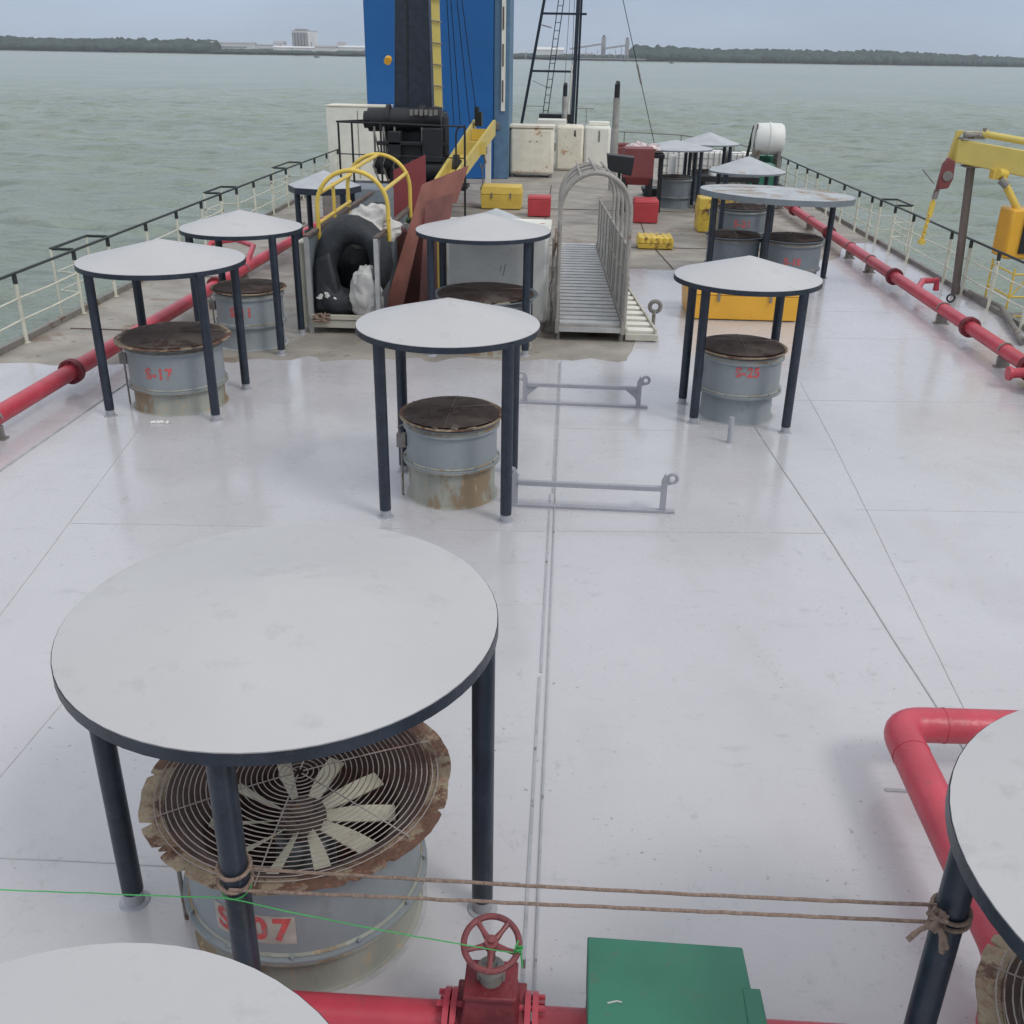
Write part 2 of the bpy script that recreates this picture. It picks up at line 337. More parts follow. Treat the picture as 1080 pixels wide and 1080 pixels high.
# welded seams (raised beads)
def seam(pts, r, amp=.006, mt='bead', n=5):
    P = []
    for a, b in zip(pts, pts[1:]):
        k = max(2, int(hypot(b[0]-a[0], b[1]-a[1])/.25))
        for i in range(k):
            t = i/k; P.append((a[0]+(b[0]-a[0])*t+random.uniform(-amp, amp), a[1]+(b[1]-a[1])*t+random.uniform(-amp, amp), .004))
    P.append((*pts[-1], .004)); return P
m = MB()
for pts, r in (([(2.3, 13.6), (2.42, 11.1), (2.58, 8.6), (2.73, 5.5), (2.8, 3.5)], .014), ([(3.35, 13.5), (3.23, 11.0), (2.91, 6.0), (2.85, 5.2)], .007),
               ([(-5.0, 10.9), (-4.37, 6.5), (-4.1, 4.2)], .007), ([(-3.3, 7.0), (-3.37, 4.6), (-3.4, 3.4)], .006), ([(-4.6, 8.2), (-.12, 8.42)], .008), ([(.02, 8.44), (2.58, 8.62)], .008), ([(-3.2, 4.0), (-.12, 4.03)], .007),
               ([(3.1, 12.7), (6.2, 12.9)], .007), ([(.0, 11.3), (2.3, 11.4)], .006), ([(-6.0, 6), (-5.82, 13.6)], .03), ([(3.0, 9.2), (6.6, 9.4)], .005), ([(.02, 17.8), (6.2, 18)], .006), ([(3.3, 16), (6.3, 16.1)], .006)):
    m.path(seam(pts, r, .003), r*.6, 6)
tag(m.build('weld_seam', 'bead'), kind='structure')
m = MB()
for pts in ([(2.3, 21.5), (2.0, 25), (2.0, 40)], [(-6.0, 15.5), (5.8, 15.6)][:0] or [(-5.3, 24), (5.9, 24.1)], [(-6.0, 30.2), (6.2, 30.2)], [(4.9, 23.2), (4.9, 36)], [(-7.9, 15.2), (-6.4, 15.2)], [(-7.9, 19.4), (-6.3, 19.4)], [(-.6, 22.7), (-.6, 36)]): m.path([(x, y, z-.003) for x, y, z in seam(pts, .01)], .018, 6)
tag(m.build('deck_seam', 'rust'), kind='structure')
m = MB()
for x, a, b in ((-.072, 2.2, 6.0), (-.065, 6.06, 9.3), (-.04, 9.33, 14.1)):
    m.box(x-.012, x+.006, a, b, .003, .011)
m.box(-.022, -.010, 2.2, 14.2, .003, .018)
tag(m.build('centre_seam', 'seam'), kind='structure')
m = MB(); m.box(2.1, 2.27, 4.935, 4.96, .003, .012); tag(m.build('weld_mark', 'seam'), kind='structure')

# ------------------------------------------------------------------ text on casings
def stencil(text, r, z, ang0, size, parent, patch=False, spc=1.12):
    cu = bpy.data.curves.new('t', 'FONT'); cu.body = text; cu.size = size; cu.offset = size*.035; cu.space_character = spc; cu.align_x = 'CENTER'
    o = bpy.data.objects.new('t', cu); C.objects.link(o); dg = bpy.context.evaluated_depsgraph_get(); dg.update()
    me = o.evaluated_get(dg).to_mesh()
    V = [v.co.copy() for v in me.vertices]; F = [tuple(p.vertices) for p in me.polygons]; o.evaluated_get(dg).to_mesh_clear()
    C.objects.unlink(o); bpy.data.objects.remove(o); bpy.data.curves.remove(cu)
    m = MB(); vs = [((r+.004)*cos(ang0+v.x/r), (r+.004)*sin(ang0+v.x/r), z+v.y*1.1) for v in V]; m.add(vs, F)
    m.build('stencilled_number', 'stencil', parent)
    if patch:
        xs = [v.x for v in V]; x0, x1 = min(xs)-.02, max(xs)+.015; n = 10; m = MB()
        vs = []
        for i in range(n+1):
            a = ang0+(x0+(x1-x0)*i/n)/r
            for zz in (z-.03, z+size*.86): vs.append(((r+.002)*cos(a), (r+.002)*sin(a), zz))
        m.add(vs, [(2*i, 2*i+2, 2*i+3, 2*i+1) for i in range(n)]); m.build('stencil_patch', 'patch', parent)

# ------------------------------------------------------------------ rain canopies
def canopy(label, c, R, feet, zr=1.68, rise=.24, roof='roof', rim='navy', leg='navy', sides=64, leg_r=.055, sq=(1, 1), band=.06, tilt=0, footm='foot', group='rain canopies over the deck fans', seam=False):
    t = thing('rain_canopy', label, 'canopy', (c[0], c[1], 0), 0, group)
    sx, sy = sq; n = sides
    def P(r, z, i, j=0):
        a = 2*pi*i/n+.1; x = r*sx*cos(a); y = r*sy*sin(a)
        return (x, y, z+tilt*x)
    m = MB(); vs = [(0, 0, zr+rise)]; rr = [.12, .3, .5, .7, .85, 1.0]
    for k_, q in enumerate(rr):
        for i in range(n): 
            z = zr+rise*(1-q)**1.0 + (.004*noise.noise(Vector((cos(2*pi*i/n)*3, sin(2*pi*i/n)*3, q*3+c[0]))) if k_ < 5 else 0)
            vs.append(P(R*q, z, i))
    fs = [(0, 1+i, 1+(i+1) % n) for i in range(n)]
    for k_ in range(len(rr)-1):
        a = 1+k_*n; b = a+n; fs += [(a+i, b+i, b+(i+1) % n, a+(i+1) % n) for i in range(n)]
    o = len(vs)-n; lo = len(vs)
    vs += [P(R, zr-.012, i) for i in range(n)]; fs += [(o+i, lo+i, lo+(i+1) % n, o+(i+1) % n) for i in range(n)]
    vs.append((0, 0, zr+rise-.012)); fs += [(lo+i, len(vs)-1, lo+(i+1) % n) for i in range(n)]
    m.add(vs, fs); m.build('roof', roof, t, ang=20)
    if seam:   # lap joints of the rolled sheet
        m = MB()
        for a in (2.6,):
            a += c[0]; m.bar((0, 0, zr+rise-.004), (R*sx*.995*cos(a), R*sy*.995*sin(a), zr-.002), .05, .012)
        m.build('lap_joint', roof, t)
    m = MB(); vs = []; fs = []
    for z, q in ((zr-.004, 1.004), (zr-band, 1.006), (zr-band, .985), (zr-.014, .985)): vs += [P(R*q, z, i) for i in range(n)]
    for k_ in range(4):
        a = k_*n; b = ((k_+1) % 4)*n; fs += [(a+i, b+i, b+(i+1) % n, a+(i+1) % n) for i in range(n)]
    m.add(vs, fs); m.build('rim_band', rim, t, ang=30)
    m = MB()
    for a in (0, pi/2):
        m.bar((-R*sx*.97*cos(a), -R*sy*.97*sin(a), zr-.035+tilt*-R*cos(a)), (R*sx*.97*cos(a), R*sy*.97*sin(a), zr-.035+tilt*R*cos(a)), .05, .04)
    m.build('cross_frame', rim, t)
    for fx, fy in feet:
        x, y = fx-c[0], fy-c[1]; zt = zr-.02+tilt*x
        m = MB(); m.tube((x, y, .085), (x, y, zt), leg_r, n=20); lg = m.build('leg', leg, t)
        m = MB(); m.tube((x, y, .0), (x, y, .095), leg_r*.93, n=20); m.tube((x, y, .002), (x, y, .012), leg_r*1.5, leg_r*1.35, n=20); m.build('foot', footm, lg)
    return t
def sqf(cx, cy, h, k=None): k = k or h; return [(cx-h, cy-k), (cx+h, cy-k), (cx+h, cy+k), (cx-h, cy+k)]
canopy('large white cone-roofed canopy over the big open fan S-07, nearest whole one', (-1.235, 3.86), .985, [(-2.15, 3.76), (-1.25, 2.96), (-.31, 3.84), (-1.2, 4.72)], zr=1.74, rise=.19)
canopy('white canopy cut off by the bottom edge of the photo, only its roof visible', (-1.13, 1.165), .85, sqf(-1.13, 1.165, .56), zr=1.74, rise=.19)
canopy('white canopy cut off at the right edge with ropes knotted round its leg', (2.36, 2.52), .98, [(1.47, 2.7), (2.3, 1.65), (3.2, 2.4), (2.45, 3.4)], zr=1.74, rise=.22)
canopy('white round canopy on four navy legs in the middle, beside the lashing brackets', (-1.09, 9.19), .87, sqf(-1.07, 9.2, .585), zr=1.79)
canopy('white round canopy over fan S-17, beside the left red pipe', (-4.88, 11.85), .98, [(-5.51, 11.2), (-4.18, 11.16), (-4.19, 12.41), (-5.5, 12.45)], zr=1.80)
canopy('white round canopy over fan S-11, left of the tyre-filled gangway', (-4.79, 14.7), .88, sqf(-4.77, 14.7, .6), zr=1.75)
canopy('white round canopy in front of the white cabinet', (-1.24, 15.0), 1.0, [(-1.94, 14.32), (-.56, 14.47), (-.56, 15.75), (-1.94, 15.7)], zr=1.75)
canopy('white round canopy over fan S-25 with yellow chest behind', (2.18, 12.05), .87, [(1.65, 11.65), (2.73, 11.42), (1.59, 12.41), (2.70, 12.5)], zr=1.75)
canopy('small grey canopy peeking over the top of the white cabinet', (-1.3, 18.6), .68, sqf(-1.3, 18.6, .4), zr=1.30, rise=.27, roof='roofold')
canopy('grey dark-skirted eight-sided canopy far left near the railing', (-4.85, 20.3), .72, sqf(-4.85, 20.3, .45), zr=1.7, rise=.28, roof='roofold', sides=8, band=.12)
canopy('wide rust-stained peeling oval canopy over a pair of grey fans', (4.1, 20.5), 1.0, [(2.85, 20.1), (3.85, 19.75), (5.35, 21.0), (3.0, 21.3)], zr=1.74, rise=.1, roof='roofpeel', rim='greyold', sq=(1.5, 1.15), band=.11, leg_r=.06, tilt=-.035, footm='navy')
canopy('grey pointed canopy behind the wide rust-stained one', (4.2, 24.8), .89, sqf(4.2, 24.8, .58), zr=1.72, rise=.32, roof='roofold', rim='greyold', band=.04, footm='navy')
canopy('wide light grey canopy right of the maroon bin, far forward', (3.1, 31.2), 1.1, sqf(3.1, 31.2, .7), zr=1.7, rise=.22, roof='roofold', rim='greyold', band=.04, footm='navy')
canopy('farthest grey pointed canopy in front of the white caged tanks', (4.3, 33.0), .95, sqf(4.3, 33.0, .6), zr=1.72, rise=.32, roof='roofold', rim='greyold', band=.04, footm='navy')

# ------------------------------------------------------------------ deck fans
def fan(label, c, r, h, rf, num=None, rings=14, ragged=.0, body='grey', skirt='skirt', split=.33, blades=9, wire='wire', flange='flange', skr=.96, seed=1, tang=-pi/2, size=.15, tz=.55, group='grey ventilation fans standing on the deck', wr=.004, bolts=12, bell=1.0, spc=1.12, handle=True):
    t = thing('ventilation_fan', label, 'fan', (c[0], c[1], 0), 0, group)
    zs = h*split; R2 = r*skr
    m = MB(); m.lathe([(R2+.03, .006), (R2+.01, .012), (R2, .03), (R2, zs)], n=56); 
    m.lathe([(R2, zs), (r+.035, zs), (r+.035, zs+.014), (R2, zs+.014)], n=56); sk = m.build('skirt', skirt, t)
    m = MB(); m.lathe([(R2+.055, .0045), (R2+.03, .008)], n=56); m.build('grime_collar', 'bead', sk)
    m = MB(); m.lathe([(r+.001, zs+.0315), (r+.012, zs+.036), (r+.001, zs+.05)], n=56); m.lathe([(r+.001, h-.075), (r+.024, h-.0795), (r+.001, h-.06)], n=56); m.build('rust_band', 'skirt', t)
    m = MB(); m.lathe([(r+.035, zs+.0165), (r+.035, zs+.03), (r, zs+.031), (r, h-.11), (r+.028, h-.108), (r+.028, h-.082), (r, h-.08), (r, h-.05), (r-.01, h-.045)], n=56)
    for i in range(bolts):
        a = 2*pi*i/bolts+.13; m.tube(((r+.02)*cos(a), (r+.02)*sin(a), zs-.01), ((r+.02)*cos(a), (r+.02)*sin(a), zs+.05), .011, n=6)
        m.tube(((r+.015)*cos(a), (r+.015)*sin(a), h-.12), ((r+.015)*cos(a), (r+.015)*sin(a), h-.065), .009, n=6)
    cs = m.build('casing', body, t)
    if num: stencil(num, r, h*tz, tang, size, cs, patch=num == 'S-07', spc=spc)
    # bell-mouth flange with torn rim
    m = MB(); n = 300; ri = r*1.0+(rf-r)*.35; vs = []
    rng = random.Random(seed)
    bites = [(rng.uniform(0, 2*pi), rng.uniform(.012, .035)*(1+(rng.random() < .2)), rng.uniform(.2, .9)) for _ in range(int(20*min(1, ragged*12)))]
    for i in range(n):
        a = 2*pi*i/n; e = Vector((cos(a)*2, sin(a)*2, seed))
        ro = rf+ragged*noise.fractal(e*1.2, 1, 2, 6)*.35
        for ba, bw, bd in bites:
            dlt = abs((a-ba+pi) % (2*pi)-pi)
            if dlt < bw: ro -= (rf-r)*bd*.38*(1-(dlt/bw)**4)
        dz = (.4*ragged)*noise.noise(e*.8)
        vs += [(ri*cos(a), ri*sin(a), h-.004), ((ri+(ro-ri)*.5)*cos(a), (ri+(ro-ri)*.5)*sin(a), h+.004+dz*.5), (ro*cos(a), ro*sin(a), h+.006+dz), (ro*cos(a), ro*sin(a), h-.006+dz), (ri*cos(a), ri*sin(a), h-.03)]
    fs = []
    for i in range(n):
        a = i*5; b = ((i+1) % n)*5
        fs += [(a+k, b+k, b+k+1, a+k+1) for k in range(4)]
    m.add(vs, fs); m.build('flange', flange, t)
    # inner liner
    m = MB(); m.lathe([(ri+.01, h-.001), (r*1.0, h-.035), (r*.9, h-.10), (r*.84, h-.19), (r*.82, h*.3), (r*.8, .06), (0.001, .05)], n=64); m.build('liner', 'liner', t)
    # motor, hub, blades
    hz = h*.72
    m = MB(); m.lathe([(.001, hz+.055), (.05, hz+.055), (.06, hz+.045), (.06, hz+.03), (r*.19, hz+.028), (r*.2, hz+.01), (r*.2, hz-.06), (.001, hz-.07)], n=28); 
    for i in range(8): a = 2*pi*i/8; m.tube((r*.14*cos(a), r*.14*sin(a), hz+.02), (r*.14*cos(a), r*.14*sin(a), hz+.045), .009, n=6)
    m.build('hub', 'rust', t)
    m = MB(); m.lathe([(.001, hz-.1), (r*.26, hz-.1), (r*.26, .2), (.001, .2)], n=24); m.build('motor', 'greyold', t)
    for i in range(blades):
        a = 2*pi*i/blades+.22; m = MB(); K = 8; vs = []
        for j in range(K+1):
            q = j/K; rr_ = r*.17+(r*.79-r*.17)*q; wd = r*(.042+.032*sin(pi*min(.5, q*.7))); tw = radians(50-28*q)
            for sgn in (-1, 1):
                for th in (-.004, .004):
                    u = sgn*wd*cos(tw); zz = hz-.015+sgn*wd*sin(tw)*.9+th; cv = a+u/rr_*.55*(1-.0*q)
                    x = rr_*cos(a)-u*sin(a)+q*q*.03*sin(a); y = rr_*sin(a)+u*cos(a)-q*q*.03*cos(a); vs.append((x, y, zz))
        fs = []
        for j in range(K):
            o = j*4; fs += [(o, o+2, o+6, o+4), (o+1, o+5, o+7, o+3), (o, o+4, o+5, o+1), (o+2, o+3, o+7, o+6)]
        o = K*4; fs += [(0, 1, 3, 2), (o, o+2, o+3, o+1)]
        m.add(vs, fs); m.build('blade', 'blade', t)
    # wire guard, domed slightly
    m = MB(); dome = .035
    def gz(q): return h+.012+dome*(1-(q/rf)**2)
    for i in range(rings):
        q = .03+(rf*.93-.03)*(i+.5)/rings; m.ring((0, 0, gz(q)), q, wr, 56, 5)
    sp = 6
    for i in range(sp):
        a = 2*pi*i/sp+.5; m.path([(q*cos(a), q*sin(a), gz(q)+wr) for q in (0.02, rf*.3, rf*.6, rf*.95)], wr*1.3, 5)
    m.build('wire_guard', wire, t)
    if handle:
        m = MB(); a = pi+.25; x, y = (r+.05)*cos(a), (r+.05)*sin(a); m.box(x-.045, x+.045, y-.03, y+.03, h*.62, h*.78); m.tube((x, y, .0), (x, y, h*.64), .012, n=8); m.path([(x, y, h*.76), (x-.03, y, h*.86), (x+.04, y, h*.9)], .009, 6)
        m.build('terminal_box', 'steel', t)
    return t
fan('big fan S-07 with torn rusty bell-mouth and cream blades, under the nearest canopy', (-1.22, 3.82), .585, .82, .75, 'S-07', rings=25, ragged=.055, wire='wireL', blades=10, seed=3, tang=-pi/2+-.18, size=.165, tz=.47, spc=1.3, wr=.0028, split=.3)
fan('rusty bell-mouthed fan at the right edge under the roped canopy', (2.36, 2.52), .57, .86, .72, None, rings=22, ragged=.055, wire='wireL', seed=8, wr=.003)
fan('grey fan with dense brown guard under the middle canopy, no number', (-1.08, 9.28), .455, .86, .52, None, rings=23, ragged=.012, seed=5, split=.45, wr=.0038)
fan('grey fan S-17 with wide ragged brown rim beside the left red pipe', (-4.85, 11.82), .575, .86, .70, 'S-17', rings=27, ragged=.045, seed=6, tang=-pi/2-.02, size=.17, wr=.0038)
fan('grey fan S-11 with torn rim, left of the tyre-filled gangway', (-4.78, 14.72), .50, .86, .56, 'S-11', rings=22, ragged=.05, seed=9, tang=-pi/2+.02, size=.17, split=.4, skirt='grey', wr=.0038, tz=.6)
fan('grey fan S-25 standing in front of the orange-yellow chest', (2.22, 12.08), .50, .88, .55, 'S-25', rings=23, ragged=.012, seed=12, tang=-pi/2+.03, size=.15, split=.40, skr=.88, skirt='grey', tz=.72, wr=.0038)
fan('wide grey fan with dark flat guard in front of the white cabinet', (-1.2, 15.0), .70, .80, .80, None, rings=23, ragged=.01, seed=14, split=.3, flange='greyold', wr=.0038)
kw = dict(rings=12, ragged=.02, body='greyold', skirt='greyold', flange='greyold', blades=5, wr=.006, bolts=8, handle=False)
fan('grey fan S-18, the right one of the pair under the rust-stained oval canopy', (4.5, 20.5), .59, .88, .64, 'S-18', seed=20, size=.17, tang=-pi/2-.1, tz=.5, **kw)
fan('grey fan, the left one of the pair under the rust-stained oval canopy', (3.38, 20.7), .52, .88, .58, None, seed=21, **kw)
fan('grey fan with a faded red number under the pointed canopy behind the oval one', (4.2, 24.9), .58, .88, .62, 'S-21', seed=22, size=.2, tang=-pi/2-.1, tz=.55, **kw)
fan('grey fan under the wide light grey canopy right of the maroon bin', (3.2, 31.3), .48, .88, .5, None, seed=23, **kw)
fan('low dark fan under the dark-skirted canopy far left', (-4.85, 20.3), .42, .8, .48, None, seed=24, **kw)
fan('dark fan under the farthest pointed canopy', (4.4, 33.0), .55, .88, .6, None, seed=25, **kw)

# ------------------------------------------------------------------ red fire mains
def flangejoint(m, p, d, r, w=.05, k=1.55):
    p, d = Vector(p), Vector(d).normalized(); m.tube(p-d*w, p-d*.004, r*k, n=20); m.tube(p+d*.004, p+d*w, r*k, n=20)
    u = Vector((0, 0, 1)); x = d.cross(u).normalized(); y = d.cross(x)
    for i in range(8):
        a = 2*pi*i/8; q = p+(x*cos(a)+y*sin(a))*r*k*.83; m.tube(q-d*(w+.03), q+d*(w+.03), .014, n=6)
def pipe_main(label, a, b, r, joints, sups, branch=None):
    t = thing('fire_main_pipe', label, 'pipe', (a[0], a[1], 0)); W = (a[0], a[1], 0)
    A_, B_ = Vector(a), Vector(b); d = (B_-A_)
    m = MB(); m.tube(A_, B_, r, n=24); m.build('pipe', 'redpipe', t, W)
    for q in joints: m = MB(); flangejoint(m, A_+d*q, d, r); m.build('flange_joint', 'reddark', t, W)
    for q in sups:
        p = A_+d*q; m = MB(); m.box(p.x-.09, p.x+.09, p.y-.03, p.y+.03, .004, p.z-r*.8); m.box(p.x-.12, p.x+.12, p.y-.06, p.y+.06, .004, .02)
        m.path([(p.x-(r+.012)*cos(u), p.y, p.z+(r+.012)*sin(u)) for u in [pi*i/10 for i in range(11)]], .014, 6); m.build('support', 'steel', t, W)
    for pts, rr_ in (branch or []):
        m = MB(); m.path(pts, rr_, 12); m.build('branch', 'redpipe', t, W)
    return t
pipe_main('long red fire main running along the left side of the deck', (-6.62, 4.0, .25), (-5.85, 34, .25), .105, (.272, .45, .62, .8), (.21, .33, .5, .7, .9),
          [([(-6.2, 19.2, .25), (-6.25, 19.4, .36), (-6.5, 20.6, .42), (-7.1, 21.3, .42), (-7.5, 20.9, .40), (-7.55, 20.6, .2)], .055)])
pipe_main('long red fire main running along the right side of the deck', (6.55, 13.2, .25), (6.40, 33.5, .25), .105, (.14, .338, .60, .8), (.07, .20, .42, .5, .7, .9),
          [([(6.55, 18.8, .25), (6.9, 19.6, .27), (7.2, 19.68, .27), (7.22, 19.7, .08)], .06)])
def elbow(pts, rad, k=8):
    P = [Vector(p) for p in pts]; o = [P[0]]
    for a, b, c in zip(P, P[1:], P[2:]):
        u = (a-b).normalized()*rad; v = (c-b).normalized()*rad
        for i in range(k+1): q = i/k; o.append((b+u)*(1-q)**2+b*2*q*(1-q)+(b+v)*q*q)
    o.append(P[-1]); return o
t = thing('bent_pipe', 'red pipe with an elbow bend coming from under the right-hand roped canopy', 'pipe', (2.1, 5.2, 0))
m = MB(); m.path(elbow([(5.2, 5.24, .35), (2.17, 5.16, .35), (2.17, 3.35, .35), (2.17, 3.3, .0)], .17), .110, 24); m.build('pipe', 'redpipe', t, (2.1, 5.2, 0))
for p, d in (((2.46, 5.168, .35), (1, 0, 0)), ((2.17, 4.86, .35), (0, 1, 0))):
    m = MB(); m.tube(Vector(p)-Vector(d)*.006, Vector(p)+Vector(d)*.006, .113, n=24); m.build('weld_ring', 'redpipe', t, (2.1, 5.2, 0))

# right hand valve on the fire main
t = thing('valve', 'red flanged valve where the right fire main meets the frame edge', 'valve', (6.55, 13.4, 0)); W = (6.55, 13.4, 0)
m = MB(); flangejoint(m, (6.57, 13.75, .25), (0, 1, 0), .11, .06, 1.8); flangejoint(m, (6.57, 13.25, .25), (0, 1, 0), .11, .06, 1.8); m.blob((6.57, 13.5, .27), .19, .22, .2, .05); m.build('body', 'reddark', t, W)
m = MB(); m.tube((6.57, 13.5, .27), (6.2, 13.55, .22), .07, n=14); m.tube((6.2, 13.55, .22), (6.16, 13.55, .22), .10, n=14); m.build('outlet', 'redpipe', t, W)
m = MB(); m.tube((6.57, 13.5, .4), (6.57, 13.5, .6), .03); m.ring((6.57, 13.5, .6), .13, .016, 24, 8); m.build('handwheel', 'wheel', t, W)

# front cross pipe, gate valve, green cover
t = thing('cross_pipe', 'red pipe crossing the deck along the bottom edge of the photo', 'pipe', (-.2, 3.05, 0)); W = (-.2, 3.05, 0)
m = MB(); m.tube((-1.6, 3.03, .16), (-.38, 3.03, .16), .095, n=24); m.tube((-.02, 3.03, .16), (3.2, 3.03, .16), .095, n=24); m.build('pipe', 'redpipe', t, W)
m = MB(); flangejoint(m, (-.385, 3.03, .16), (1, 0, 0), .095, .03, 1.6); m.build('flange_joint', 'redpipe', t, W)
m = MB(); flangejoint(m, (-.025, 3.03, .16), (1, 0, 0), .095, .03, 1.6); m.build('flange_joint', 'redpipe', t, W)
t = thing('gate_valve', 'dark red gate valve with five-spoke handwheel tied with green string', 'valve', (-.205, 3.03, 0)); W = (0, 0, 0)
m = MB(); m.tube((-.145, 0, .16), (.145, 0, .16), .10, n=24)
m.lathe([(.001, .30), (.115, .30), (.125, .24), (.12, .12), (.09, .05), (.001, .04)], n=24); m.build('body', 'reddark', t)
m = MB(); m.hexa([(-.13, -.11, .27), (.13, -.11, .27), (.13, .11, .27), (-.13, .11, .27), (-.10, -.08, .44), (.10, -.08, .44), (.10, .08, .44), (-.10, .08, .44)])
m.box(-.155, .155, -.135, .135, .25, .285); m.box(-.115, .115, -.1, .1, .43, .455)
for x in (-.115, .115):
    for y in (-.09, 0, .09): m.tube((x, y, .235), (x, y, .31), .014, n=6)
m.build('bonnet', 'reddark', t, bevel=.012)
m = MB(); m.lathe([(.05, .45), (.045, .5), (.06, .51), (.06, .53), (.02, .535), (.016, .66), (.001, .66)], n=18)
for sx in (-1, 1): m.path([(sx*.05, 0, .455), (sx*.052, 0, .50), (sx*.02, 0, .54)], .012, 6)
m.build('stem', 'steel', t)
wh = MB(); Rw = .118
wh.ring((0, 0, 0), Rw, .014, 48, 10)
for i in range(5):
    a = 2*pi*i/5+pi/2*3; wh.path([(.02*cos(a), .02*sin(a), -.01), (.07*cos(a), .07*sin(a), -.006), (Rw*cos(a), Rw*sin(a), 0)], [.017, .011, .013], 8)
wh.tube((0, 0, -.03), (0, 0, .018), .03, n=16); wh.tube((0, 0, .018), (0, 0, .035), .014, n=6)
o = wh.build('handwheel', 'wheel', t); o.location = (0, -.0, .67); o.rotation_euler = (radians(17), 0, 0)

t = thing('green_cover', 'green painted steel cover box at the bottom edge over the red pipe', 'cover', (.56, 2.95, 0)); W = (.56, 2.95, 0)
m = MB(); m.hexa([(.215, 2.72, .3), (.9, 2.72, .3), (.9, 3.17, .3), (.215, 3.17, .3), (.205, 2.70, .52), (.91, 2.70, .52), (.89, 3.185, .56), (.21, 3.195, .56)]); m.build('top', 'green', t, W, bevel=.006)
m = MB(); m.hexa([(.86, 2.60, .3), (.945, 2.60, .3), (.945, 2.97, .3), (.86, 2.97, .3), (.86, 2.60, .524), (.945, 2.60, .524), (.935, 2.985, .548), (.86, 2.985, .548)]); m.build('side_flap', 'green', t, W, bevel=.005)
m = MB(); m.box(.22, .9, 2.5, 3.165, .003, .298); m.build('side_panel', 'green', t, W)
m = MB(); m.box(.205, .86, 2.3, 2.698, .3, .515); m.build('front_panel', 'green', t, W, bevel=.005)
m = MB(); m.path([(.29, 2.88, .535), (.33, 2.89, .538), (.35, 2.885, .538)], .004, 6); m.build('scratch', 'alu', t, W)

# ------------------------------------------------------------------ ropes and string
def sag(a, b, s_, n=24, j=.0012):
    a, b = Vector(a), Vector(b); return [a.lerp(b, i/n)+Vector((0, random.uniform(-j, j), -s_*4*(i/n)*(1-i/n)+random.uniform(-j, j))) for i in range(n+1)]
def loop(c, r, z, n=20, dz=0): return [(c[0]+r*cos(2*pi*i/n), c[1]+r*sin(2*pi*i/n), z+dz*sin(2*pi*i/n)) for i in range(n)]
t = thing('rope', 'doubled tan rope stretched between two canopy legs and knotted at the right', 'rope', (.1, 2.8, 1.1)); W = (.1, 2.8, 1.1)
m = MB(); m.path(sag((-1.19, 2.95, 1.10), (1.42, 2.70, 1.36), .012, 50), .0072, 7); m.build('strand', 'rope', t, W)
m = MB(); m.path(sag((-1.26, 2.90, 1.03), (1.42, 2.66, 1.32), .0, 50), .0072, 7); m.build('strand', 'rope', t, W)
for z in (1.03, 1.10): m = MB(); m.path(loop((-1.25, 2.96), .066, z, 20, .012), .0085, 7, True); m.build('turn', 'rope', t, W)
for z in (1.315, 1.345): m = MB(); m.path(loop((1.47, 2.70), .066, z, 20, .008), .0085, 7, True); m.build('turn', 'rope', t, W)
m = MB(); rng = random.Random(2)
for i in range(9):
    p = Vector((1.40, 2.64, 1.34)); pts = [p+Vector((rng.uniform(-.035, .03), rng.uniform(-.02, .02), rng.uniform(-.04, .05))) for _ in range(5)]
    m.path(pts, .0095, 6)
for ex, ez in ((-.10, -.06), (-.09, -.04), (.03, -.11), (.04, -.09)): m.path([(1.40, 2.64, 1.34), (1.40+ex*.6, 2.62, 1.35+ez*.5), (1.40+ex, 2.61, 1.34+ez)], [.009, .009, .012], 6)
m.build('knot', 'rope', t, W)
t = thing('string', 'thin green string running from the left to the gate valve handwheel', 'string', (-1, 2.9, .9)); W = (-1, 2.9, .9)
m = MB(); m.path(sag((-3.2, 2.95, .88), (-1.26, 2.885, 1.00), .0, 20), .0028, 5); m.path(sag((-1.26, 2.885, 1.0), (-.11, 2.97, .69), .015, 20), .0028, 5); m.path(loop((-1.25, 2.96), .062, 1.0, 20, .02), .0035, 5, True); m.build('line', 'twine', t, W)
m = MB()
for i in range(5): m.path([(-.09+rng.uniform(-.02, .02), 3.0+rng.uniform(-.02, .02), .69+rng.uniform(-.02, .02)) for _ in range(4)], .004, 5)
m.path([(-.08, 3.0, .69), (-.07, 2.98, .6)], .004, 5); m.build('knot', 'twine', t, W)

# ------------------------------------------------------------------ lashing brackets on the deck
def bracket(label, y, x0, x1, gus):
    t = thing('lashing_bracket', label, 'bracket', ((x0+x1)/2, y, 0), -.02, 'grey lashing brackets welded on deck'); W = ((x0+x1)/2, y, 0)
    m = MB(); m.box(x0-.08, x1+.12, y-.035, y+.035, .004, .03); m.build('base_bar', 'brace', t, W)
    m = MB(); m.box(x0+.03, x1-.03, y-.025, y+.025, .235, .28); m.build('top_bar', 'brace', t, W)
    for s_, x in ((-1, x0), (1, x1)):
        m = MB(); m.slab([(x-.03, y-.012, .03), (x+.03, y-.012, .03), (x+.03, y-.012, .34), (x+.005*s_, y-.012, .42), (x-.03, y-.012, .34)], (0, .024, 0))
        if gus: m.slab([(x-s_*.03, y-.006, .1), (x-s_*.03, y-.006, .235), (x-s_*.17, y-.006, .235), (x-s_*.12, y-.006, .19), (x-s_*.06, y-.006, .14)], (0, .012, 0))
        u = m.build('upright', 'brace', t, W)
        m = MB(); cx, cz = x+.075, .37
        if s_ < 0: cx = x-.055
        m.path([(cx+.045*cos(2*pi*i/20), y, cz+.045*sin(2*pi*i/20)) for i in range(20)], .018, 8, True); m.bar((x, y, .33), (cx-.02*s_, y, .34), .02, .07); m.build('eye', 'brace', u, W)
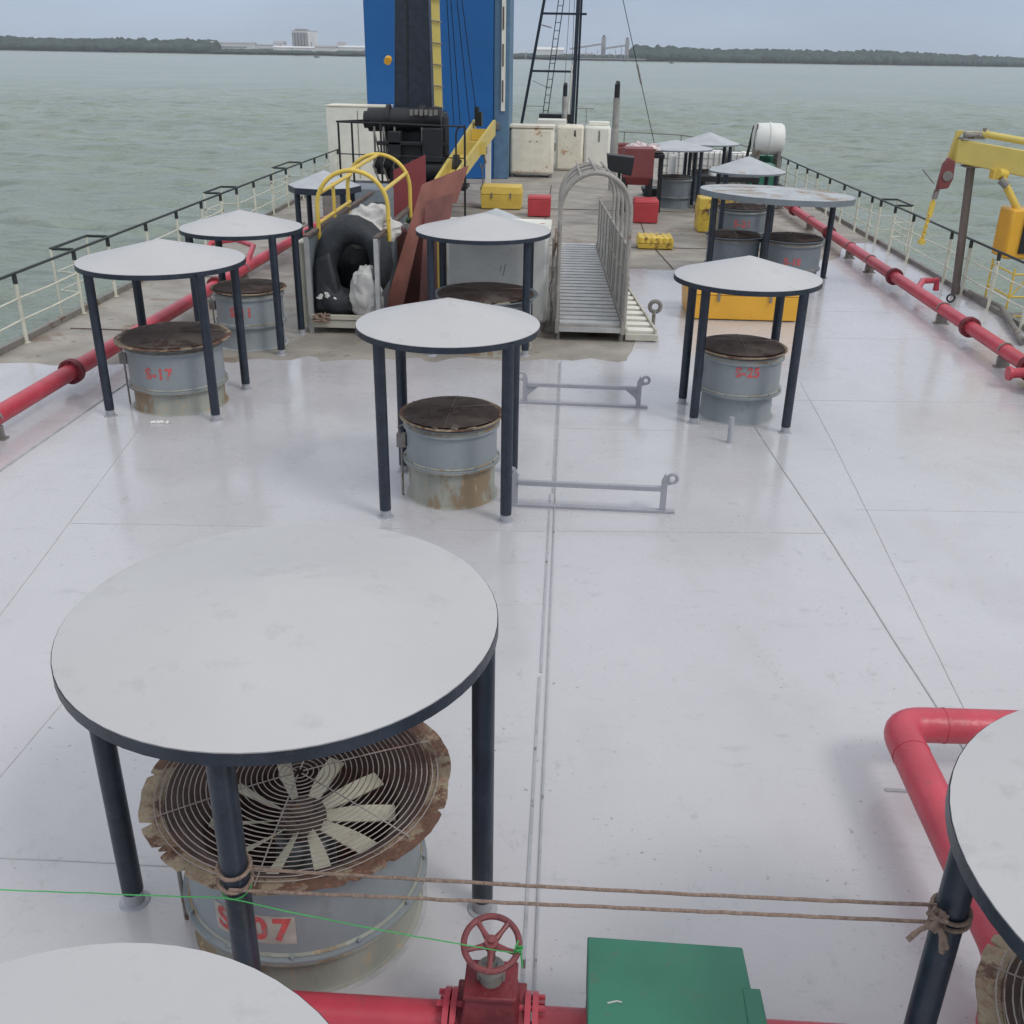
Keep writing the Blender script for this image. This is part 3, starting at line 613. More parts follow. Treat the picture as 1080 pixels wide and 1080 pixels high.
bracket('grey lashing bracket nearer the camera, beside the middle canopy', 8.98, -.42, 1.05, False)
bracket('farther grey lashing bracket with gusset plates, before the aluminium gangway', 12.2, -.46, 1.0, True)
m = MB(); m.tube((2.0, 11.0, .0), (2.0, 11.0, .32), .03, n=14); tag(m.build('stub_post', 'foot'), 'short grey stub pipe upright in front of fan S-25', 'post')
m = MB()
for i in range(6): m.blob((-4.91+i*.035+random.uniform(-.02, .02), 11.0+random.uniform(-.03, .03), .015), .03, .03, .02, .5, i, 8, 6)
tag(m.build('paint_scraps', 'white'), 'little heap of white scraps on deck before fan S-17', 'scraps')

# ------------------------------------------------------------------ guard railings
def railing(label, line, ys, gates, side):
    t = thing('guard_railing', label, 'railing', (line[0][0], line[0][1], 0)); W = (line[0][0], line[0][1], 0)
    def X(y):
        for (xa, ya), (xb, yb) in zip(line, line[1:]):
            if ya <= y <= yb: return xa+(xb-xa)*(y-ya)/(yb-ya)
        return line[-1][0]
    for y in ys:
        x = X(y); m = MB(); m.tube((x, y, 0), (x, y, .93), .03, n=10); m.tube((x, y, .003), (x, y, .012), .06, n=10); p = m.build('post', 'rail', t, W)
        m = MB(); m.tube((x, y, .90), (x, y, 1.04), .035, n=10); m.build('post_cap', 'railtop', p, W)
    for z, r, mm, nm in ((1.05, .024, 'railtop', 'top_rail'), (.68, .015, 'rail', 'mid_rail'), (.36, .015, 'rail', 'mid_rail')):
        m = MB(); seg = [y for y in ys]
        for a, b in zip(seg, seg[1:]):
            if any(g0 <= (a+b)/2 <= g1 for g0, g1 in gates) and nm != 'top_rail': continue
            k = [(X(a), a, z), (X((a+b)/2), (a+b)/2, z-(.012 if nm != 'top_rail' else .0)), (X(b), b, z)]; m.path(k, r, 8)
        m.build(nm, mm, t, W)
    for g0, g1 in gates:      # outward bay with its own gate
        xo0, xo1 = X(g0)+side*.38, X(g1)+side*.38
        m = MB(); m.path([(X(g0), g0, 1.07), (xo0, g0, 1.07), (xo1, g1, 1.07), (X(g1), g1, 1.07)], .024, 8); gb = m.build('gate_rail', 'railtop', t, W)
        m = MB()
        for z in (.36, .68): m.path([(X(g0), g0, z), (xo0, g0+.1, z), (xo1, g1-.1, z), (X(g1), g1, z)], .014, 8)
        for x, y in ((xo0, g0), (xo1, g1)): m.tube((x, y, -.3), (x, y, 1.06), .022, n=8)
        m.build('gate_frame', 'rail', t, W)
    return t
ys = [4.4, 5.8, 7.2, 8.6, 10.0, 11.4, 12.9, 14.3, 16.2, 17.5, 19.2, 20.8, 22.3, 23.6, 24.8, 26.2, 27.8, 29.3, 31, 32.6, 34.2, 35.8, 37.4]
railing('white and black guard railing along the left edge of the deck', [(-8.2, 4), (-8.15, 17), (-8.1, 30), (-8.0, 38)], ys, [(16.2, 17.5), (23.6, 24.8), (29.3, 31)], -1)
ys = [17.0, 18.4, 19.7, 20.7, 23.0, 24.3, 25.4, 26.1, 27.2, 28.6, 30.1, 31.5, 32.8, 34.2, 35.6, 37, 38.4]
railing('white and black guard railing along the right edge of the deck', [(7.78, 16), (7.62, 25), (7.42, 32), (7.3, 39)], ys, [(24.3, 25.4)], 1)

# ------------------------------------------------------------------ aluminium gangway
t = thing('gangway', 'aluminium gangway with ribbed treads and arched hoops lying along the deck', 'gangway', (.43, 15.4, 0)); W = (.43, 15.4, 0)
x0, x1, y0, y1 = -.10, .94, 15.4, 22.6
m = MB(); m.box(x0+.03, x1-.03, y0, y1, .20, .24); m.build('tread_floor', 'aluold', t, W)
m = MB(); y = y0+.05
while y < y1: m.box(x0+.04, x1-.04, y, y+.20, .2425, .275); y += .275
m.build('tread_rib', 'alu', t, W)
for x in (x0, x1):
    m = MB(); m.box(x-.03, x+.03, y0-.05, y1, .13, .33); m.build('side_beam', 'aluold', t, W)
m = MB(); m.box(x0, x1, y0-.03, y0+.02, .15, .225); m.build('end_beam', 'alu', t, W)
for x in (x0+.02, x1-.02):
    m = MB(); m.tube((x, y0+.05, 0), (x, y0+.05, .2), .03, n=8); m.tube((x, y1-.3, 0), (x, y1-.3, .2), .03, n=8); m.build('support_leg', 'steel', t, W)
# side panels (mesh infill seen as dull sheet) with posts
m = MB(); m.slab([(x1+.0, y0+.1, .33), (x1+.0, y1, .33), (x1+.0, y1, 1.45), (x1, y0+.1, 1.45)], (.012, 0, 0)); m.build('side_panel', 'alu', t, W)
for x in (x0, x1):
    m = MB()
    for z in (1.02, 1.48): m.tube((x, y0+.02, z), (x, y1, z), .022, n=8)
    if x == x0:
        for z in (.55, .78): m.tube((x, y0+.02, z), (x, y1, z), .015, n=8)
    m.build('side_rail', 'aluold', t, W)
for y, zc in ((15.42, 1.98), (16.1, 1.96), (16.9, 1.95), (17.8, 1.94), (18.7, 1.90)):
    m = MB(); pts = [(x0-.01, y, .3), (x0-.01, y, 1.2), (x0-.01, y, 1.8)]+[((x0+x1)/2-((x1-x0)/2+.01)*cos(pi*i/16), y, zc+.56*sin(pi*i/16)) for i in range(17)]+[(x1+.01, y, 1.8), (x1+.01, y, 1.2), (x1+.01, y, .3)]
    m.path(pts, .036 if y < 16 else .03, 10); m.build('hoop', 'aluold', t, W)
m = MB()
for a in (.35, .5, .65): m.path([((x0+x1)/2-.53*cos(pi*a), y, 2.0+.55*sin(pi*a)) for y in (15.42, 16.1, 16.9, 17.8, 18.7)], .018, 8)
m.build('roof_bar', 'aluold', t, W)
m = MB()
for y in (15.9, 17.6, 19.4): m.path([(x1+.06, y, 1.5), (x1+.1, y+.3, 1.1), (x1+.05, y+.5, 1.45), (x1+.09, y+.8, 1.0), (x1+.05, y+1, 1.4)], .02, 7)
m.path([(x0-.05, 15.6, 1.5), (x0-.1, 16.0, 1.2), (x0-.06, 16.4, 1.6), (x0-.1, 17, 1.1)], .02, 7)
m.build('lashing_rope', 'rope', t, W)
for k_ in range(9):
    y = 15.9+k_*.8
    for xx in (x0, x1-.005): m = MB(); m.tube((xx, y, .33), (xx, y, 1.48), .018, n=6); m.build('side_post', 'aluold', t, W)
for o in t.children:
    for v in o.data.vertices:
        d = max(0, v.co.y); xw = v.co.x+.43; q = (xw+.10)/1.04; v.co.x += -.012*d*(1-q)-.036*d*q
        if v.co.z > .6: v.co.z -= .03*d
# folded step ladder beside it
t = thing('step_ladder', 'cream stepped ladder lying on deck against the right side of the gangway', 'ladder', (1.15, 16, 0)); W = (1.15, 16, 0)
for k_ in range(11):
    y = 15.55+k_*.36; xr = 1.46-k_*.036; m = MB(); m.box(1.02, xr, y, y+.2, .10+.004*k_, .16+.004*k_); m.build('step', 'cream', t, W, bevel=.008)
for xa, xb in ((1.0, 1.0), (1.47, 1.08)):
    m = MB(); m.bar((xa, 15.5, .11), (xb, 19.7, .14), .03, .16); m.build('side_rail', 'lime', t, W)
m = MB(); m.box(.99, 1.5, 15.42, 15.5, .03, .12); m.build('end_bar', 'lime', t, W)
m = MB(); m.tube((1.5, 16.4, .05), (1.5, 16.4, .3), .03); m.path([(1.52+.09*cos(2*pi*i/16), 16.5, .33+.09*sin(2*pi*i/16)) for i in range(16)], .035, 8, True); m.build('end_bracket', 'steel', t, W)

# ------------------------------------------------------------------ yellow-hooped gangway with tyre and sacks
t = thing('hooped_gangway', 'old gangway with yellow hoops and grey side panels, filled with tyre and sacks', 'gangway', (-3.45, 15.5, 0)); W = (-3.45, 15.5, 0)
m = MB(); m.box(-4.02, -2.95, 15.45, 21.0, .12, .2); m.build('floor', 'aluold', t, W)
m = MB(); m.box(-4.02, -2.92, 15.38, 15.46, .10, .22); m.box(-4.02, -2.92, 15.36, 15.44, .235, .30); m.build('end_beam', 'lime', t, W)
for x in (-4.03, -2.94):
    m = MB(); m.box(x-.035, x+.035, 15.4, 15.47, .0, 1.5); m.build('end_post', 'alu', t, W)
    m = MB(); m.slab([(x, 15.5, .2), (x, 21, .2), (x, 21, 1.45), (x, 15.5, 1.45)], (.015, 0, 0)); m.build('side_panel', 'greyold', t, W)
    m = MB(); m.bar((x, 15.42, 1.5), (x, 21, 1.5), .09, .05); m.build('top_beam', 'rust', t, W)
m = MB(); m.slab([(-4.06, 15.45, .1), (-4.06, 15.9, .1), (-4.06, 15.9, 1.4), (-4.06, 15.45, 1.4)], (-.16, 0, 0)); m.build('outer_panel', 'lime', t, W)
for y, zt, xa, xb in ((16.15, 2.42, -4.0, -2.86), (18.6, 2.45, -4.02, -2.88)):
    m = MB(); zc = zt-.56; cx = (xa+xb)/2; hw = (xb-xa)/2
    m.path([(xa, y, 1.35), (xa, y, zc)]+[(cx-hw*cos(pi*i/18), y, zc+.56*sin(pi*i/18)) for i in range(1, 18)]+[(xb, y, zc), (xb, y, 1.35)], .035, 12); m.build('hoop', 'yellow', t, W)
m = MB()
for a in (.12, .5, .85):
    cx, hw = -3.43, .56; m.path([(cx-hw*cos(pi*a), 16.15, 1.86+.56*sin(pi*a)), (cx-hw*cos(pi*a), 18.6, 1.89+.56*sin(pi*a))], .032, 8)
m.path([(-3.99, 16.15, 1.6), (-3.99, 18.6, 1.62)], .03, 8); m.tube((-3.99, 17.3, 1.4), (-3.99, 17.3, 2.1), .03, n=8)
m.build('roof_bar', 'yellow', t, W)
m = MB(); rng = random.Random(4)
for i in range(12): m.path([(-3.85+rng.uniform(-.12, .15), 15.33+rng.uniform(-.05, .05), .2+rng.uniform(0, .14)) for _ in range(4)], .02, 6)
tag(m.build('rope_coil', 'rope'), 'small brown rope coil hanging on the end beam below the tyre', 'rope')
# tyre: fat torus, squashed and slumped
t = thing('tyre', 'worn black rubber tyre standing in the end of the yellow-hooped gangway', 'tyre', (-3.5, 15.75, 0)); m = MB()
vs = []; nu, nv = 56, 18; fs = []
for i in range(nu):
    a = 2*pi*i/nu; R = .52; 
    for j in range(nv):
        b = 2*pi*j/nv; rr_ = .215+.012*(1 if (i % 3 == 0 and abs(b) < 1.2) else 0)
        x = (R+rr_*cos(b))*cos(a)*.86; z = (R+rr_*cos(b))*sin(a)*1.08; y = rr_*sin(b)*1.15
        x += .10*(z/.7) - .14*(abs(z)/.7)**2+.12; y += .12*sin(a)
        vs.append((x-.02, y+.1, z+.98))
for i in range(nu):
    for j in range(nv): fs.append((i*nv+j, ((i+1) % nu)*nv+j, ((i+1) % nu)*nv+(j+1) % nv, i*nv+(j+1) % nv))
m.add(vs, fs); m.build('casing', 'tyre', t)
m = MB(); m.hexa([(-.50, -.22, .3), (-.02, -.22, .3), (-.02, .1, .3), (-.5, .1, .3), (-.48, -.16, 1.1), (-.22, -.16, 1.25), (-.22, .1, 1.25), (-.48, .1, 1.1)]); m.build('side_wall', 'tyre', t, bevel=.06)
m = MB()
for i in range(7): m.blob((-.28+random.uniform(-.14, .14), -.235, .52+random.uniform(-.08, .10)), .035, .01, .022, .8, i+3, 10, 6)
m.build('paint_smear', 'white', t)
def cloth(name, label, c, rx, ry, rz, seed, mt='cloth'):
    m = MB(); m.blob((0, 0, 0), rx, ry, rz, .34, seed, 44, 28, 1.5); o = m.build(name, mt); o.location = c; tag(o, label, 'sack', 'white sacks stowed with the tyre'); return o
cloth('white_sack', 'crumpled white sack heaped on top of the black tyre', (-3.22, 16.45, 1.52), .42, .5, .34, 3)
cloth('white_sack', 'white sack stuffed through the middle of the black tyre', (-3.18, 15.56, .62), .24, .16, .42, 9)
cloth('white_sack', 'dirty white sack lying low beside the end post under the tyre', (-3.02, 15.66, .45), .12, .14, .2, 14)
m = MB()
for i in range(40):
    a = random.uniform(0, 2*pi); l = random.uniform(.06, .16); p = Vector((0, 0, .1)); q = Vector((l*cos(a), l*sin(a), .1+random.uniform(.02, .15)))
    s_ = Vector((-sin(a), cos(a), 0))*.018; m.add([p, (p+q)/2+s_, q, (p+q)/2-s_], [(0, 1, 2, 3)])
t = thing('potted_plant', 'small green plant in a pale pot between the red plates', 'plant', (-2.72, 17.45, 1.32)); m.build('leaves', 'plant', t)
m = MB(); m.lathe([(.001, 0), (.07, 0), (.1, .12), (.08, .12), (.001, .1)], n=16); m.build('pot', 'white', t)
m = MB(); m.box(-2.95, -2.0, 17.3, 17.8, 0, 1.317); tag(m.build('shadow_crate', 'sheet3', bevel=.01), 'dark upright crate added as the shadow between the red plates, carrying the small plant', 'crate')  # dark block stands in for shadow behind the plates, also holds the plant

m = MB(); m.blob((0, 0, 0), .46, .5, .5, .25, 21, 30, 18, 1.4); o = m.build('shade_bundle', 'tyre'); o.location = (-3.48, 17.0, .72); tag(o, 'dark bundle added as shade inside the hooped gangway behind the tyre', 'shade_bundle')  # dark lump added to stand in for the shade behind the tyre
# red plates
m = MB(); m.slab([(-3.28, 19.0, 0), (-2.64, 19.0, 0), (-2.64, 19.0, 2.43), (-3.24, 19.0, 2.14)], (0, .02, 0)); tag(m.build('steel_plate', 'sheet'), 'flat clean red plate standing upright behind the yellow hoops', 'plate', 'red primed steel plates')
m = MB(); m.slab([(-3.05, 16.0, 0), (-2.78, 16.0, 0.0), (-2.64, 16.15, .4), (-2.36, 17.05, 1.86), (-1.86, 17.05, 1.84), (-1.67, 17.2, 2.43), (-2.46, 17.2, 2.11)], (0.0, .02, -.0)); tag(m.build('steel_plate', 'sheet2'), 'largest worn red plate leaning back with a slanting top edge', 'plate', 'red primed steel plates')
m = MB(); m.slab([(-2.46, 16.0, 0), (-2.15, 16.0, 0), (-2.1, 16.2, .37), (-1.88, 16.9, 2.02), (-2.36, 16.9, 1.88), (-2.40, 16.2, .37)], (0, .02, 0)); tag(m.build('steel_plate', 'sheet3'), 'narrow streaked red plate leaning on the largest one', 'plate', 'red primed steel plates')

# white cabinet
t = thing('cabinet', 'big dull white steel cabinet left of the aluminium gangway', 'cabinet', (-1.1, 16, 0)); W = (-1.1, 16, 0)
m = MB(); m.box(-1.92, -.28, 15.95, 16.9, .12, 1.60); m.build('body', 'white', t, W, bevel=.06)
m = MB(); m.box(-1.95, -.25, 15.92, 16.93, 1.605, 1.635); m.build('lid', 'cream', t, W, bevel=.01)
m = MB(); m.box(-2.06, -1.93, 15.97, 16.1, .1, 1.6); m.tube((-1.995, 15.95, 1.0), (-1.93, 15.93, 1.0), .02); m.build('yellow_post', 'yellow', t, W)
for x in (-1.85, -.36):
    for y in (16.02, 16.8): m = MB(); m.box(x-.04, x+.04, y-.04, y+.04, 0, .12); m.build('leg', 'steel', t, W)
m = MB(); m.tube((-.21, 15.9, .2), (-.21, 15.9, 1.5), .012, n=8); m.path([(-.23, 15.88, .1), (-.17, 15.85, .4), (-.24, 15.86, .7), (-.18, 15.86, 1.0)], .02, 6); m.box(-.3, -.16, 15.8, 15.93, 0, .05); m.build('latch_rod', 'steel', t, W)
m = MB()
for x, y, z in ((-1.05, 15.94, .95), (-1.0, 15.94, .88), (-.98, 15.94, .98)): m.bar((x, y, z), (x+.02, y, z+.09), .008, .004)
m.build('scribble', 'steel', t, W)

# ------------------------------------------------------------------ chests and boxes
def chest(label, x0, x1, y0, y1, h, mt, lid=.25, lab_cat='box', ribs=0, name='deck_chest', rz=0, group=None, latch=True):
    cx, cy = (x0+x1)/2, (y0+y1)/2; t = thing(name, label, lab_cat, (cx, cy, 0), rz, group); a, b = (x1-x0)/2, (y1-y0)/2
    zl = h*(1-lid)
    m = MB(); m.hexa([(-a*.95, -b*.95, .02), (a*.95, -b*.95, .02), (a*.95, b*.95, .02), (-a*.95, b*.95, .02), (-a*.98, -b*.98, zl), (a*.98, -b*.98, zl), (a*.98, b*.98, zl), (-a*.98, b*.98, zl)]); m.build('body', mt, t, bevel=.015)
    m = MB(); m.hexa([(-a, -b, zl+.003), (a, -b, zl+.003), (a, b, zl+.003), (-a, b, zl+.003), (-a*.93, -b*.9, h), (a*.93, -b*.9, h), (a*.93, b*.9, h), (-a*.93, b*.9, h)]); lidd = m.build('lid', mt, t, bevel=.02)
    if ribs:
        m = MB()
        for i in range(ribs): x = -a+2*a*(i+.5)/ribs; m.box(x-.03, x+.03, -b-.005, b+.005, zl+.01, h+.012)
        m.build('rib', mt, lidd, bevel=.01)
    if latch:
        m = MB()
        for q in (-.45, .45): m.box(a*q-.02, a*q+.02, -b-.02, -b-.001, zl-.1, zl+.06)
        m.build('latch', 'steel', t)
    return t
chest('long orange-yellow chest behind fan S-25', 2.1, 4.05, 17.0, 18.2, .62, 'orange', .3, 'chest', name='deck_chest')
chest('low rust-streaked yellow box on the bare deck right of the gangway', 1.66, 2.52, 23.8, 24.5, .27, 'yelrust', .5, 'box', ribs=6, name='yellow_box', latch=False)
chest('red square box right of the gangway hoops', 1.78, 2.46, 27.8, 28.5, .62, 'redbox', .15, 'box', name='red_box', latch=False)
chest('red square box left of the gangway hoops', -1.13, -.47, 28.5, 29.1, .55, 'redbox', .15, 'box', name='red_box', latch=False)
chest('yellow box with battered lid near the blue tower, left of a red box', -2.56, -1.34, 29.8, 30.7, .64, 'yellow', .35, 'box', name='yellow_box')
chest('yellow box half hidden behind the rust-stained oval canopy', 3.35, 4.35, 26.5, 27.3, .85, 'yelrust', .35, 'box', name='yellow_box')
chest('flat yellow crate peeking out behind the white cabinet', -1.9, -.45, 20.6, 21.6, .38, 'yellow', .4, 'box', name='yellow_box', latch=False)
m = MB(); m.box(1.48, 2.3, 28.6, 29.4, 1.1, 1.85); m.hexa([(1.6, 28.7, .9), (2.2, 28.7, .9), (2.2, 29.3, .9), (1.6, 29.3, .9), (1.48, 28.6, 1.095), (2.3, 28.6, 1.095), (2.3, 29.4, 1.095), (1.48, 29.4, 1.095)])
t = thing('steel_bin', 'maroon steel bin on thin legs beyond the right-hand red box', 'bin', (1.9, 29, 0)); m.build('body', 'maroon', t, (1.9, 29, 0), bevel=.01)
for x in (1.52, 2.26):
    for y in (28.64, 29.36): m = MB(); m.box(x-.035, x+.035, y-.035, y+.035, 0, 1.09); m.build('leg', 'black', t, (1.9, 29, 0))
t = thing('loudhailer_box', 'black slanted box beside the farthest gangway hoop', 'box', (1.3, 27, 0)); W = (1.3, 27, 0)
m = MB(); m.hexa([(1.0, 26.8, 1.45), (1.6, 26.8, 1.32), (1.6, 27.3, 1.32), (1.0, 27.3, 1.45), (.95, 26.8, 1.84), (1.66, 26.8, 1.78), (1.66, 27.3, 1.78), (.95, 27.3, 1.84)]); m.build('body', 'black', t, W, bevel=.02)
m = MB(); m.tube((1.3, 27.1, 0), (1.3, 27.1, 1.4), .04); m.build('stand', 'black', t, W)
m = MB(); 
for i in range(7): m.blob((1.75+i*.11, 30.2+random.uniform(-.2, .2), 1.72+random.uniform(-.03, .06)), .17, .25, .12, .5, i, 14, 8)
tag(m.build('bundle', 'clothpink'), 'pale pink and white cloth bundle lying on the frame behind the maroon bin', 'bundle')
m = MB(); m.box(1.6, 2.7, 29.9, 30.6, 1.50, 1.6); m.box(1.62, 1.7, 29.95, 30.02, 0, 1.5); m.box(2.6, 2.68, 29.95, 30.02, 0, 1.5); m.box(1.62, 1.7, 30.5, 30.57, 0, 1.5); m.box(2.6, 2.68, 30.5, 30.57, 0, 1.5)
tag(m.build('rack', 'black'), 'dark rack table behind the maroon bin, under the cloth bundle', 'rack')
# caged tanks
def ibc(label, x, y, z=.15, h=1.0):
    t = thing('caged_tank', label, 'tank', (x, y, 0), 0, 'white caged liquid tanks'); a = .5
    m = MB(); m.box(-a, a, -a, a, z, z+h*.96); m.lathe([(.001, z+h+.02), (.12, z+h+.02), (.12, z+h*.955)], n=12); m.build('bottle', 'white', t, bevel=.06)
    m = MB()
    for k_ in range(6):
        q = -a+.01+k_*(2*a-.02)/5
        for s_ in (-1, 1): m.tube((q, s_*(a+.02), z), (q, s_*(a+.02), z+h), .012, n=6); m.tube((s_*(a+.02), q, z), (s_*(a+.02), q, z+h), .012, n=6)
    for k_ in range(5):
        zz = z+.02+k_*(h-.04)/4; m.path([(-a-.02, -a-.02, zz), (a+.02, -a-.02, zz), (a+.02, a+.02, zz), (-a-.02, a+.02, zz)], .012, 6, True)
    m.build('cage', 'steel', t)
    m = MB(); m.box(-a, a, -a, a, .0, z-.005); m.build('pallet', 'wood', t)
ibc('white caged tank, left one of the row behind the farthest canopies', 3.75, 37.6)
ibc('white caged tank, middle one of the row behind the farthest canopies', 5.0, 37.8)
ibc('white caged tank, right one of the row, next to the green bin', 6.1, 37.2)
ibc('white caged tank low in front of the green bin', 5.3, 34.2, .1, .75)
m = MB(); m.lathe([(.001, 1.28), (.08, 1.26), (.12, 1.2), (.12, .25), (.001, .25)], (3.33, 34), 18); tag(m.build('gas_cylinder', 'white'), 'white upright gas cylinder before the left caged tank', 'cylinder')
m = MB(); m.box(2.4, 3.7, 33.6, 34.4, .15, .25); m.box(2.45, 3.65, 33.7, 34.3, 0, .149); tag(m.build('pallet', 'black'), 'dark low pallet under the white gas cylinder', 'pallet')
m = MB(); m.box(3.9, 5.6, 30.8, 31.5, .80, .95); 
for x in (3.95, 5.5): m.box(x, x+.08, 30.85, 30.93, 0, .8); m.box(x, x+.08, 31.35, 31.43, 0, .8)
tag(m.build('bench', 'black'), 'dark workbench between the two farthest canopies', 'bench')
m = MB(); m.lathe([(.001, 1.2), (.09, 1.2), (.12, 1.15), (.12, .952), (.001, .952)], (4.25, 31.1), 16); tag(m.build('jerrycan', 'white'), 'small white canister on the dark workbench', 'canister')
chest('green bin near the right railing, behind the caged tanks', 5.6, 6.4, 32.6, 33.4, 1.15, 'green', .12, 'bin', name='green_bin', latch=False)
chest('second green bin right against the bow railing under the white canister', 6.2, 7.0, 35.8, 36.6, 1.15, 'green', .12, 'bin', name='green_bin', latch=False)
t = thing('liferaft_canister', 'white rounded life raft canister on a cradle at the right railing', 'life raft', (6.6, 35.3, 0)); W = (6.6, 35.3, 0)
m = MB(); pts = []
prof = [(.0, -.50), (.30, -.50), (.44, -.46), (.49, -.38), (.5, -.02), (.53, -.02), (.53, .02), (.5, .02), (.49, .38), (.44, .46), (.30, .5), (.0, .5)]
vs = []; n = 28
for r_, u in prof: vs += [(6.55+u, 35.3+r_*cos(2*pi*i/n), 1.72+r_*sin(2*pi*i/n)) for i in range(n)]
m.add(vs, [(j*n+i, j*n+(i+1) % n, (j+1)*n+(i+1) % n, (j+1)*n+i) for j in range(len(prof)-1) for i in range(n)]); m.build('shell', 'white', t, W)
m = MB(); m.box(6.15, 6.25, 34.9, 35.7, 0, 1.35); m.box(6.85, 6.95, 34.9, 35.7, 0, 1.35); m.bar((6.02, 35.0, 1.0), (6.1, 35.0, 2.2), .06, .06); m.build('cradle', 'steel', t, W)
m = MB(); m.box(6.3, 6.36, 34.9, 34.93, .9, 1.1); m.tube((5.85, 35.9, 0), (6.1, 35.6, 2.1), .05); m.build('strap', 'railtop', t, W)

# ------------------------------------------------------------------ blue tower, crane, boom
t = thing('blue_tower', 'tall deep blue steel tower rising behind the deck crane', 'tower', (-4.9, 38, 0)); W = (-4.9, 38, 0)
m = MB(); m.box(-7.25, -2.78, 37.5, 40.2, 0, 14); m.build('shell', 'blue', t, W, bevel=.03)
m = MB(); m.box(-2.775, -2.22, 37.7, 40.0, 0, 14); m.build('side_column', 'bluegrey', t, W, bevel=.03)
m = MB(); m.box(-2.50, -2.36, 37.62, 37.695, 2.3, 14); m.build('guide_strip', 'cream', t, W)
m = MB(); m.box(-2.7, -2.55, 37.60, 37.695, 1.7, 1.95); m.build('latch', 'steel', t, W)
z = 2.6
while z < 9: m = MB(); m.box(-2.47, -2.42, 37.60, 37.617, z, z+.7); m.build('guide_slot', 'rust', t, W); z += 1.15

t = thing('deck_crane', 'black deck crane with tapering mast and winch drums before the blue tower', 'crane', (-4.4, 29.5, 0)); W = (-4.4, 29.5, 0)
m = MB(); m.hexa([(-4.97, 29.6, 2.6), (-3.9, 29.6, 2.6), (-3.9, 30.6, 2.6), (-4.97, 30.6, 2.6), (-4.72, 29.8, 10), (-4.05, 29.8, 10), (-4.05, 30.4, 10), (-4.72, 30.4, 10)]); m.build('mast', 'navy', t, W, bevel=.04)
m = MB(); m.hexa([(-4.60, 29.585, 2.6), (-4.56, 29.575, 2.6), (-4.56, 29.6, 2.6), (-4.60, 29.6, 2.6), (-4.47, 29.775, 10), (-4.43, 29.775, 10), (-4.43, 29.8, 10), (-4.47, 29.8, 10)]); m.build('mast_rib', 'black', t, W)
m = MB(); m.bar((-3.66, 29.2, 2.55), (-3.84, 29.5, 10), .22, .06); lad = m.build('ladder', 'yelcrane', t, W)
m = MB()
for i in range(14): q = i/14; m.tube((-3.8-.14*q, 29.14+.3*q, 2.8+7.4*q), (-3.5-.18*q, 29.14+.3*q, 2.76+7.4*q), .018, n=6)
m.build('rung', 'steel', lad, W)
m = MB(); m.tube((-5.5, 28.6, 2.45), (-3.5, 28.6, 2.5), .30, n=24); m.tube((-5.62, 28.6, 2.45), (-5.4, 28.6, 2.45), .22, n=20); m.tube((-4.1, 28.6, 2.5), (-3.95, 28.6, 2.5), .36, n=24); m.tube((-5.0, 28.6, 2.5), (-4.9, 28.6, 2.5), .35, n=24); m.build('winch_drum', 'black', t, W)
m = MB(); m.tube((-4.3, 28.3, 1.2), (-3.0, 28.3, 1.25), .38, n=24); m.tube((-3.1, 28.3, 1.25), (-2.95, 28.3, 1.25), .25, n=20); m.tube((-5.35, 28.5, 1.35), (-4.4, 28.5, 1.35), .30, n=24); m.build('winch_drum', 'black', t, W)
m = MB(); m.box(-5.1, -3.6, 28.7, 30.8, .9, 2.6); m.box(-4.9, -4.0, 28.2, 28.7, .6, 1.9); m.tube((-4.4, 29.8, 0), (-4.4, 29.8, .9), .8, n=32); m.build('housing', 'black', t, W, bevel=.04)
m = MB()
for x in (-5.3, -5.05, -4.75, -4.0, -3.75): m.tube((x, 28.25, 1.1), (x, 28.25, 2.3), .03, n=8); m.path([(x, 28.22, 2.2), (x+.12, 28.15, 1.7), (x-.05, 28.15, 1.3), (x+.1, 28.2, .9)], .025, 6)
for i in range(6): m.box(-4.3+i*.13, -4.22+i*.13, 28.1, 28.2, 2.6+.02*(i % 2), 2.75)
m.build('hose', 'steel', t, W)
m = MB(); m.blob((-5.3, 37.3, 2.1), .0, .0, .0); 
m = MB(); m.box(-4.9, -4.55, 28.0, 28.4, 1.5, 2.2); m.box(-3.95, -3.4, 27.9, 28.5, 1.45, 2.3); m.tube((-3.35, 28.1, 1.6), (-3.35, 28.1, 2.6), .1, n=12); m.box(-5.2, -3.3, 28.0, 28.15, 1.85, 1.95); m.build('valve_block', 'black', t, W, bevel=.02)
m = MB(); m.tube((-5.06, 29.5, 3.95), (-5.06, 29.3, 3.9), .10, n=12); m.build('lamp', 'orange', t, W)
m = MB()
for dx in (0, .12, .3, .45): m.tube((-3.6+dx*.2, 29.3, 9), (-3.5+dx*1.6, 31.5, 2.2), .012, n=5)
m.build('hoist_wire', 'black', t, W)
